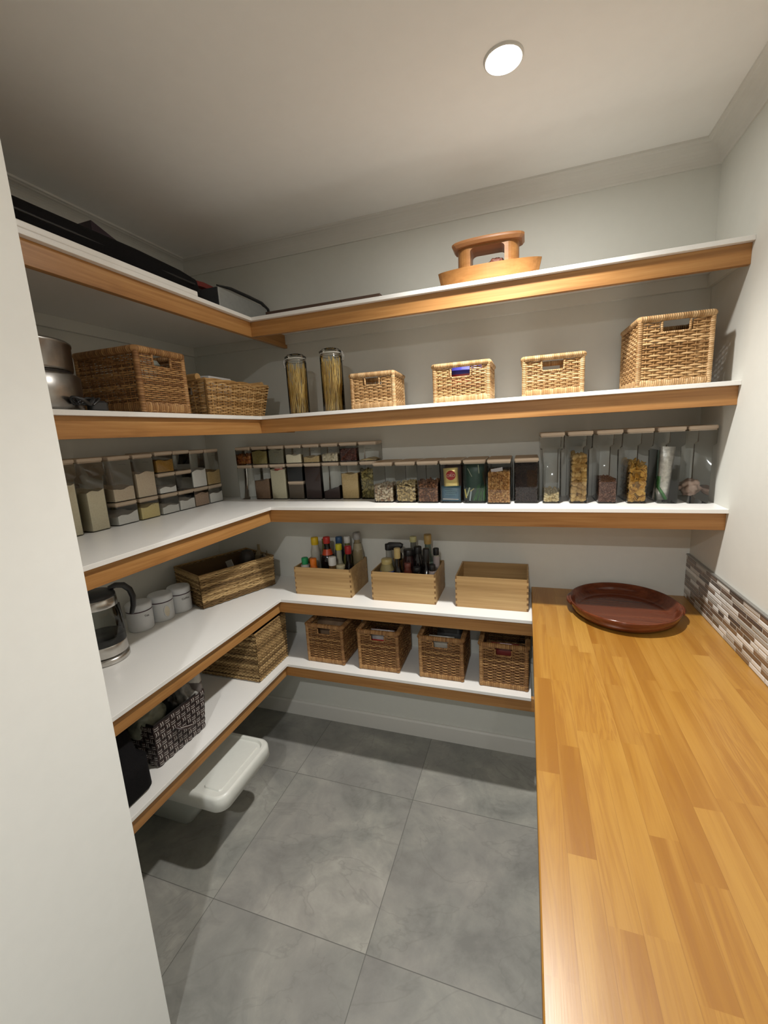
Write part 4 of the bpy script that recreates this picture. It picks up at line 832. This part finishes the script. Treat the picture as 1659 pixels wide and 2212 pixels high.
# ================================================================ BAMBOO BOXES AND BOTTLES
BAM = grain('bamboo_box', (0.30, 0.175, 0.065), (0.41, 0.255, 0.105), (0.52, 0.35, 0.155), 0, 0.5, 0.7)
BAMD = plain('bamboo_end_grain', (0.20, 0.105, 0.035), 0.6)
def bamboo_box():
    w_, d_, h_, th = 0.302, 0.222, 0.139, 0.006; hw, hd = w_/2, d_/2; t = bpy.data.objects.new('bamboo_box', None); COL.objects.link(t); N = 11; st = h_/N
    m = MB(); m.box(-hw+th, hw-th, -hd, -hd+th, 0, h_); obj('front_panel', m, BAM, t)
    m = MB(); m.box(-hw+th, hw-th, hd-th, hd, 0, h_); obj('back_panel', m, BAM, t)
    for sx in (-1, 1):
        m = MB(); x0, x1 = (-hw, -hw+th) if sx < 0 else (hw-th, hw)
        m.box(x0, x1, -hd+th, hd-th, 0, h_)
        for k in range(N):
            for (y0, y1) in ((-hd, -hd+th), (hd-th, hd)):
                m.mat = 0 if k % 2 else 1; q = 0.0009 if k % 2 else 0.0
                m.box(x0-(q if sx < 0 else 0), x1+(q if sx > 0 else 0), y0+(0.0009 if k % 2 == 0 else 0), y1, k*st, (k+1)*st)
        obj('side_panel', m, [BAM, BAMD], t)
    m = MB(); m.box(-hw+th, hw-th, -hd+th, hd-th, 0.002, 0.008); obj('base_panel', m, BAM, t); return t
bb = bamboo_box(); bb.location = (0.793, -0.123, ZS['D']+0.0003)
tag(bb, 'open bamboo box of sauce bottles with coloured caps, leftmost of the three', 'box', 'bamboo boxes on the shelf')
dup(bb, (1.202, -0.1255, ZS['D']+0.0003), 0, 'open bamboo box of dark vinegar and oil bottles, middle of the three')
dup(bb, (1.593, -0.1245, ZS['D']+0.0003), 0, 'empty open bamboo box beside the bench')
def bottle(label, x, y, h, r, body, cap, prof='std', caph=0.03, capr=None, lab=None, labz=(0.3, 0.6), neck=0.35, z0=0.0085, nm='sauce_bottle'):
    t = thing(nm, label, 'bottle', (x, y, ZS['D']+z0)); capr = capr or r*0.5; m = MB(); hb = h-caph*0.85; sh = hb*(1-neck)
    if prof == 'jar': pr = [(r*0.85, 0), (r, 0.006), (r, hb*0.82), (capr*0.95, hb*0.95), (capr*0.95, hb)]
    else: pr = [(r*0.85, 0), (r, 0.006), (r, sh*0.92), (r*0.93, sh), (r*0.62, sh+(hb-sh)*0.25), (capr*0.85, sh+(hb-sh)*0.5), (capr*0.8, hb)]
    m.lathe(pr, n=24); bo = obj('bottle_body', m, body, t)
    m = MB(); m.lathe([(capr*0.97, hb-0.004), (capr, hb), (capr, h-0.003), (capr*0.9, h), (0.001, h)], n=24); obj('cap', m, cap, t)
    if lab:
        m = MB(); m.lathe([(r+0.0004, hb*labz[0]), (r+0.0006, hb*labz[1])] if prof == 'jar' or labz[1] < 0.7 else [(r*0.95, hb*labz[0]), (capr*1.02, hb*labz[1])], n=24, cap0=False, cap1=False); obj('label', m, lab, bo)
    return t
P = lambda n, c, r=0.35: plain('b_'+n, c, r, 0, 0.5, 0.05)
black_l = P('black_liquid', (0.008, 0.006, 0.006), 0.08); amber = P('amber', (0.10, 0.055, 0.02), 0.1); olive = P('olive_oil', (0.15, 0.14, 0.04), 0.1); pale = P('pale_liquid', (0.40, 0.39, 0.30), 0.12); milk = P('milky', (0.42, 0.41, 0.36), 0.3)
yc, rc, wc, kc, oc, gc, bc, gold_c = P('yellow_cap', (0.62, 0.42, 0.01)), P('red_cap', (0.42, 0.02, 0.015)), P('white_cap', (0.60, 0.60, 0.58)), P('black_cap', (0.012, 0.012, 0.013)), P('orange_cap', (0.65, 0.16, 0.01)), P('green_cap', (0.01, 0.26, 0.09)), P('blue_cap', (0.03, 0.08, 0.18)), P('gold_cap', (0.50, 0.38, 0.16), 0.3)
redl = P('red_label', (0.50, 0.06, 0.015)); whl = P('white_label', (0.55, 0.54, 0.52)); crl = P('cream_label', (0.56, 0.50, 0.38)); blul = P('blue_label', (0.10, 0.13, 0.36)); pinkl = P('pink_label', (0.42, 0.36, 0.36))
bottle('small bottle with green cap at the front left of the first bamboo box', 0.688, -0.200, 0.172, 0.021, milk, gc, 'jar', 0.034, 0.0165, whl, (0.72, 0.95))
bottle('orange spice bottle with orange cap beside the green capped bottle', 0.737, -0.205, 0.172, 0.021, P('orange_body', (0.55, 0.13, 0.01)), oc, 'jar', 0.034, 0.0165)
bottle('bottle with a large yellow cap at the back left of the first bamboo box', 0.705, -0.115, 0.255, 0.024, milk, yc, 'jar', 0.040, 0.019)
bottle('dark jar with an olive lid behind the yellow capped bottle', 0.737, -0.062, 0.235, 0.020, olive, P('olive_cap', (0.12, 0.09, 0.02)), 'jar', 0.025, 0.017)
bottle('soy sauce bottle with red cap and red neck label in the first bamboo box', 0.778, -0.125, 0.262, 0.036, black_l, rc, 'std', 0.034, 0.018, redl, (0.66, 0.86), neck=0.30)
bottle('bottle with a blue cap behind the red labelled soy sauce', 0.812, -0.052, 0.245, 0.024, P('blue_body', (0.03, 0.06, 0.10)), bc, 'jar', 0.035, 0.018)
bottle('small bottle with plain white cap at the front of the first bamboo box', 0.838, -0.198, 0.182, 0.020, amber, wc, 'jar', 0.044, 0.0195)
bottle('clear bottle with bright yellow cap in the first bamboo box', 0.840, -0.120, 0.225, 0.022, pale, P('lemon_cap', (0.58, 0.52, 0.02)), 'std', 0.030, 0.0165, neck=0.4)
bottle('oil bottle with white cap at the back of the first bamboo box', 0.862, -0.062, 0.250, 0.026, olive, wc, 'std', 0.034, 0.0165)
bottle('dark bottle with red wrapped neck at the right of the first bamboo box', 0.897, -0.135, 0.222, 0.030, black_l, P('crimson', (0.36, 0.015, 0.02)), 'std', 0.042, 0.0165, neck=0.5)
bottle('glass bottle with grey stopper at the back right of the first bamboo box', 0.915, -0.055, 0.272, 0.028, P('straw', (0.26, 0.21, 0.12), 0.15), P('grey_cap', (0.30, 0.29, 0.28)), 'std', 0.038, 0.0190, P('strawband', (0.36, 0.31, 0.2)), (0.7, 0.9), neck=0.25)
bottle('squat dark jar with a shiny metal lid low in the first bamboo box', 0.875, -0.187, 0.140, 0.025, black_l, P('tin_lid', (0.5, 0.45, 0.3), 0.2), 'jar', 0.018, 0.022)
bottle('clear pump bottle with a black trigger at the left of the second bamboo box', 1.093, -0.085, 0.225, 0.030, P('clear_liquid', (0.30, 0.30, 0.27), 0.15), kc, 'std', 0.03, 0.018, neck=0.35)
t = thing('trigger_nozzle', 'black spray trigger head on the clear bottle in the second bamboo box', 'nozzle', (1.125, -0.085, ZS['D']+0.205))
m = MB(); m.rbox(0.0, 0, 0.085, 0.026, [(0.0, (0.030, 0.004)), (0.012, (0.004, 0)), (0.028, (0.0, 0)), (0.036, (0.012, 0.005))], 0.008, 4, True); obj('trigger_head', m, dkplastic, t)
m = MB(); m.tube([(0.012, -0.002, 0.005), (0.030, -0.002, -0.02), (0.026, -0.002, -0.05)], 0.006, 8); obj('trigger_lever', m, dkplastic, t)
bottle('pickle jar with blue label at the front left of the second bamboo box', 1.115, -0.188, 0.182, 0.034, P('pickle', (0.26, 0.22, 0.10), 0.15), P('brass_lid', (0.42, 0.34, 0.14), 0.3), 'jar', 0.022, 0.026, blul, (0.42, 0.78))
bottle('dark wine vinegar bottle with gold neck wrap and cream label in the second box', 1.168, -0.188, 0.235, 0.026, black_l, gold_c, 'std', 0.052, 0.0150, crl, (0.34, 0.58), neck=0.42)
bottle('clear glass bottle with gold stopper at the back of the second box', 1.215, -0.070, 0.262, 0.026, P('smoke', (0.13, 0.13, 0.11), 0.1), P('gilt', (0.45, 0.42, 0.20), 0.25), 'std', 0.026, 0.017, neck=0.45)
bottle('tall gold topped bottle with pale green label at the back of the second box', 1.287, -0.070, 0.275, 0.026, P('greenish', (0.10, 0.14, 0.11), 0.15), P('gilt_dark', (0.38, 0.25, 0.08), 0.3), 'std', 0.050, 0.018, P('green_label', (0.26, 0.36, 0.30)), (0.35, 0.62), neck=0.3)
bottle('dark bottle with a wide black cap in the second box', 1.247, -0.112, 0.225, 0.028, black_l, kc, 'jar', 0.034, 0.0185)
bottle('black capped dark bottle beside the wine vinegar in the second box', 1.203, -0.120, 0.212, 0.030, P('plum', (0.03, 0.012, 0.012), 0.15), kc, 'jar', 0.030, 0.024)
bottle('balsamic bottle with long black neck at the right of the second box', 1.300, -0.165, 0.232, 0.032, black_l, kc, 'std', 0.062, 0.0155, neck=0.40)
bottle('small red sauce bottle in the middle front of the second box', 1.215, -0.185, 0.165, 0.020, P('sauce_red', (0.12, 0.03, 0.02), 0.2), P('redtop', (0.14, 0.04, 0.03)), 'jar', 0.02, 0.016)
bottle('slim black capped pale bottle at the back right of the second box', 1.331, -0.095, 0.215, 0.015, pale, kc, 'jar', 0.034, 0.0140, pinkl, (0.6, 0.95))
bottle('small black capped pink labelled bottle at the front right of the second box', 1.332, -0.190, 0.165, 0.016, amber, kc, 'jar', 0.028, 0.0145, pinkl, (0.55, 0.97))
bottle('squat dark bottle behind the front right corner of the second box', 1.260, -0.190, 0.150, 0.026, black_l, kc, 'jar', 0.02, 0.018)
# ================================================================ TRAY ON THE BENCH
def tray():
    t = thing('wooden_tray', 'large round glossy red brown wooden tray with small ear handles on the bench', 'tray', (2.092, -0.238, ZB+0.0005), math.radians(-4))
    wood = grain('mahogany', (0.055, 0.012, 0.006), (0.115, 0.027, 0.010), (0.17, 0.046, 0.018), 0, 0.15, 0.6)
    ax, ay = 0.192, 0.205
    m = MB(); m.lathe([(0.72, 0.0), (0.86, 0.004), (0.955, 0.022), (1.0, 0.048), (0.993, 0.053), (0.972, 0.052), (0.935, 0.030), (0.86, 0.014), (0.80, 0.011), (0.001, 0.010)], n=72, sx=ax, sy=ay); obj('dish', m, wood, t)
    for sx in (-1, 1):
        m = MB(); pts = [(sx*(ax*0.985*math.cos(a)+0.007*math.cos(a*5.2)), ay*0.985*math.sin(a), 0.043) for a in np.linspace(-0.26, 0.26, 13)]
        m.tube(pts, 0.0065, 8); obj('ear_handle', m, wood, t)
tray()
# ================================================================ TOP SHELF THINGS
BOAT = grain('honey_wood', (0.25, 0.105, 0.030), (0.35, 0.16, 0.048), (0.42, 0.21, 0.068), 0, 0.4, 0.6)
def lens(w_, d_, n=28, p=0.8, blunt=0.10):
    """boat outline: pointed-oval with blunt ends"""
    pts = []
    for i in range(n+1): f = -1+2*i/n; pts.append((f*w_/2, -d_/2*(blunt+(1-blunt)*(1-abs(f)**2.0)**p)))
    return pts+[(x, -y) for x, y in reversed(pts)]
t = thing('wooden_boat', 'carved honey wood serving boat with roofed cabin on the top shelf', 'ornament', (1.590, -0.215, ZS['A']), 0)
m = MB(); rings = []
for z_, k in ((0.0, 0.90), (0.012, 0.93), (0.060, 1.0)):
    rings.append([(x*k, y*(k if z_ > 0 else 0.86), z_+(0.012*(abs(x)/0.19)**2 if z_ > 0.05 else 0)) for x, y in lens(0.378, 0.150)])
m.loft(rings, True, True, True, False); obj('hull', m, BOAT, t, bevel=0.002)
def stadium(w_, d_, n=10):
    r_ = d_/2; c = w_/2-r_; return [(c+r_*math.cos(a), r_*math.sin(a)) for a in np.linspace(-PI/2, PI/2, n)]+[(-c+r_*math.cos(a), r_*math.sin(a)) for a in np.linspace(PI/2, 3*PI/2, n)]
# cabin: two rounded ends joined by a beam, the opening runs right through
m = MB(); w_, d_, z0, z1 = 0.222, 0.092, 0.060, 0.136
for sx in (-1, 1):
    c = w_/2-d_/2; pr = [(sx*(c+d_/2*math.cos(a)), d_/2*math.sin(a)) for a in np.linspace(-PI/2, PI/2, 16)]; xi = sx*(c-0.004); pr = pr+[(xi, d_/2), (xi, -d_/2)]
    if sx < 0: pr = pr[::-1]
    m.loft([[(x, y, z0-0.005) for x, y in pr], [(x, y, z1) for x, y in pr]], True, True, True, False)
xs = w_/2-d_/2-0.004; q = 0.018; pr = [(-xs, z1), (-xs, z1-0.020)]+[(-xs+q-q*math.cos(a), z1-0.020+q*math.sin(a)*0.72) for a in np.linspace(0.2, PI/2, 5)]+[(xs-q+q*math.cos(a), z1-0.020+q*math.sin(a)*0.72) for a in np.linspace(PI/2, 0.2, 5)]+[(xs, z1-0.020), (xs, z1)]
m.loft([[(x, -d_/2, z_) for x, z_ in pr], [(x, d_/2, z_) for x, z_ in pr]], True, True, True, False)
obj('cabin', m, BOAT, t)
m = MB(); pl = lens(0.258, 0.132, 24, 0.55, 0.55); rings = [[(x*0.94, y*0.92, 0.136) for x, y in pl], [(x, y, 0.146) for x, y in pl], [(x, y, 0.152) for x, y in pl], [(x*0.97, y*0.96, 0.156) for x, y in pl]]
m.loft(rings, True, True, True, False); obj('roof', m, grain('honey_wood_dark', (0.21, 0.085, 0.028), (0.29, 0.125, 0.042), (0.36, 0.17, 0.06), 0, 0.45, 0.6), t, 'slightly darker wooden roof')
crumple('potpourri', 'small reddish brown dried piece lying in the wooden boat', 'ornament', (1.618, -0.200, ZS['A']+0.061), (0.055, 0.04, 0.040), (0.24, 0.09, 0.06), 21, 0.6)
m = MB(); m.box(0.655, 1.180, -0.285, -0.03, 0, 0.021)
tag(obj('dark_board', m, grain('dark_board', (0.035, 0.018, 0.012), (0.06, 0.032, 0.02), (0.09, 0.05, 0.03), 0, 0.6), bevel=0.002), 'thin dark brown board lying flat on the top shelf', 'board').location = (0, 0, ZS['A'])
m = MB(); m.box(0.24, SA-0.001, YN+0.002, -0.628, 0, 0.0175)
tag(obj('white_board', m, lam_m, bevel=0.003), 'loose white board lying on the left of the top shelf', 'board').location = (0, 0, ZS['A'])
t = thing('silver_box', 'grey metal box with a dark end in the top shelf corner', 'box', (0.0, 0.0, ZS['A']))
m = MB(); m.box(0.315, 0.508, -0.392, -0.035, 0.0, 0.116); obj('box_body', m, plain('grey_metal_box', (0.36, 0.37, 0.36), 0.45, 0.3, 0.5), t, bevel=0.003)
m = MB(); m.box(0.318, 0.505, -0.3945, -0.3921, 0.003, 0.115); obj('end_panel', m, plain('charcoal_card', (0.035, 0.037, 0.042), 0.6), t, 'charcoal end face')
def case():
    t = thing('black_case', 'long black soft case lying along the left of the top shelf', 'case', (0.0, 0.0, ZS['A']+0.018))
    m = MB(); rings = []
    for y, k, dz in ((YN+0.003, 1.0, 0.0), (-1.1, 1.0, 0.002), (-0.8, 1.03, 0.004), (-0.62, 1.0, 0.002), (-0.53, 0.93, 0.0), (-0.48, 0.74, 0), (-0.455, 0.45, 0)):
        cx, cz, hw, hh = 0.345, 0.050, 0.190*k, 0.050*k+dz*0.5
        rings.append([(cx+hw*math.copysign(abs(math.cos(a))**0.45, math.cos(a)), y, cz+hh*math.copysign(abs(math.sin(a))**0.45, math.sin(a))) for a in np.linspace(0, 2*PI, 28, endpoint=False)])
    m.loft(rings, True, True, True, True); obj('case_body', m, dkfabric, t)
    m = MB(); m.tube([(0.534, y, 0.053) for y in np.linspace(YN+0.01, -0.56, 12)], 0.004, 6); obj('zip', m, plain('zip_dark', (0.010, 0.009, 0.008), 0.5), t)
    m = MB(); m.tube([(0.46, -0.62, 0.090), (0.455, -0.55, 0.096), (0.45, -0.48, 0.080), (0.445, -0.44, 0.045)], 0.011, 8, flat=0.35); obj('strap', m, dkfabric, t)
case()
t = thing('purple_box', 'dark purple peaked package with pink and cream edge behind the black case', 'package', (0.30, -0.74, ZS['A']+0.120), 0)
m = MB(); m.add([(-0.07, -0.10, 0), (0.09, -0.10, 0), (0.09, 0.17, 0), (-0.07, 0.17, 0), (-0.07, -0.02, 0.135), (0.0, -0.02, 0.135)], [(0, 3, 2, 1), (0, 1, 5, 4), (1, 2, 5), (2, 3, 4, 5), (0, 4, 3)]); obj('package_body', m, plain('deep_purple', (0.028, 0.014, 0.026), 0.5, 0, 0.5, 0.5, 30), t)
m = MB(); m.add([(0.004, 0.03, 0.104), (0.012, 0.06, 0.080), (0.082, 0.165, 0.009), (0.076, 0.168, 0.009), (-0.002, 0.06, 0.088)], [(0, 1, 2, 3, 4)]); obj('printed_edge', m, plain('pink_cream', (0.40, 0.28, 0.28), 0.5, 0, 0.4, 0.5, 90), t, 'pink and cream printed edge')
# striped bag and black handle on the silver box
t = thing('striped_bag', 'folded red and white striped bag behind the grey metal box', 'bag', (0.0, 0.0, ZS['A']))
m = MB(); rings = []; prof = [(-0.44, 0.140, 0.016), (-0.40, 0.156, 0.020), (-0.34, 0.164, 0.022), (-0.26, 0.162, 0.022), (-0.18, 0.152, 0.018), (-0.08, 0.134, 0.012)]
for j in range(7):
    m.mat = j % 2; xa, xb = 0.20+j*0.028, 0.20+(j+1)*0.028
    m.loft([[(xa, y, z_-w2*0.9), (xb, y, z_-w2*0.9), (xb, y, z_), (xa, y, z_)] for y, z_, w2 in prof], True, True, True, False)
m.mi = [m.mi[i] for i in range(len(m.mi))]; obj('bag_body', m, [plain('red_stripe', (0.24, 0.03, 0.025), 0.6), plain('white_stripe', (0.36, 0.32, 0.30), 0.6)], t)
t = thing('black_strap', 'glossy black strap running over the grey metal box', 'strap', (0.0, 0.0, ZS['A']))
m = MB(); m.tube([(0.490, -0.375, 0.1285), (0.50, -0.30, 0.134), (0.505, -0.18, 0.132), (0.508, -0.08, 0.129), (0.509, -0.03, 0.112), (0.509, -0.016, 0.085)], [0.004, 0.008, 0.009, 0.009, 0.008, 0.006], 8, flat=0.8); obj('strap_body', m, dkplastic, t)
# ================================================================ FLOOR BIN
def bin_():
    t = thing('storage_bin', 'white plastic storage bin with overhanging lid on the floor under the left shelves', 'bin', (0.0, 0.0, 0.0005))
    pm = plain('bin_grey_white', (0.50, 0.53, 0.49), 0.4, 0, 0.5, 0.02); lm = plain('bin_lid_white', (0.70, 0.71, 0.66), 0.35, 0, 0.5, 0.015)
    m = MB(); rings = []
    for z_, x1, y0, y1 in ((0, 0.345, -0.800, -0.655), (0.01, 0.352, -0.806, -0.65), (0.14, 0.452, -0.850, -0.61), (0.272, 0.575, -0.890, -0.60)):
        x0 = 0.05; r_ = 0.03; ring = []
        for q, (cx, cy) in enumerate(((x1-r_, y1-r_), (x0+r_, y1-r_), (x0+r_, y0+r_), (x1-r_, y0+r_))):
            for a in np.linspace(q*PI/2, q*PI/2+PI/2, 6): ring.append((cx+r_*math.cos(a), cy+r_*math.sin(a), z_))
        rings.append(ring)
    m.loft(rings, True, True, True, True); obj('bin_body', m, pm, t)
    m = MB(); cx, cy, w_, d_ = 0.345, -0.752, 0.640, 0.340
    m.rbox(cx, cy, w_, d_, [(0.262, 0.004), (0.264, 0.0), (0.310, 0.002), (0.3185, 0.006), (0.321, 0.012)], 0.048, 8, True, cap1=False)
    m.rbox(cx, cy, w_, d_, [(0.321, 0.012), (0.321, 0.022), (0.312, 0.027), (0.312, 0.050)], 0.045, 7, False, cap0=False)
    obj('bin_lid', m, lm, t)
    m = MB(); m.rbox(cx+0.235, cy, 0.085, 0.25, [(0.3122, 0.0), (0.3165, 0.003)], 0.012, 4); obj('lid_flap', m, lm, t)
bin_()
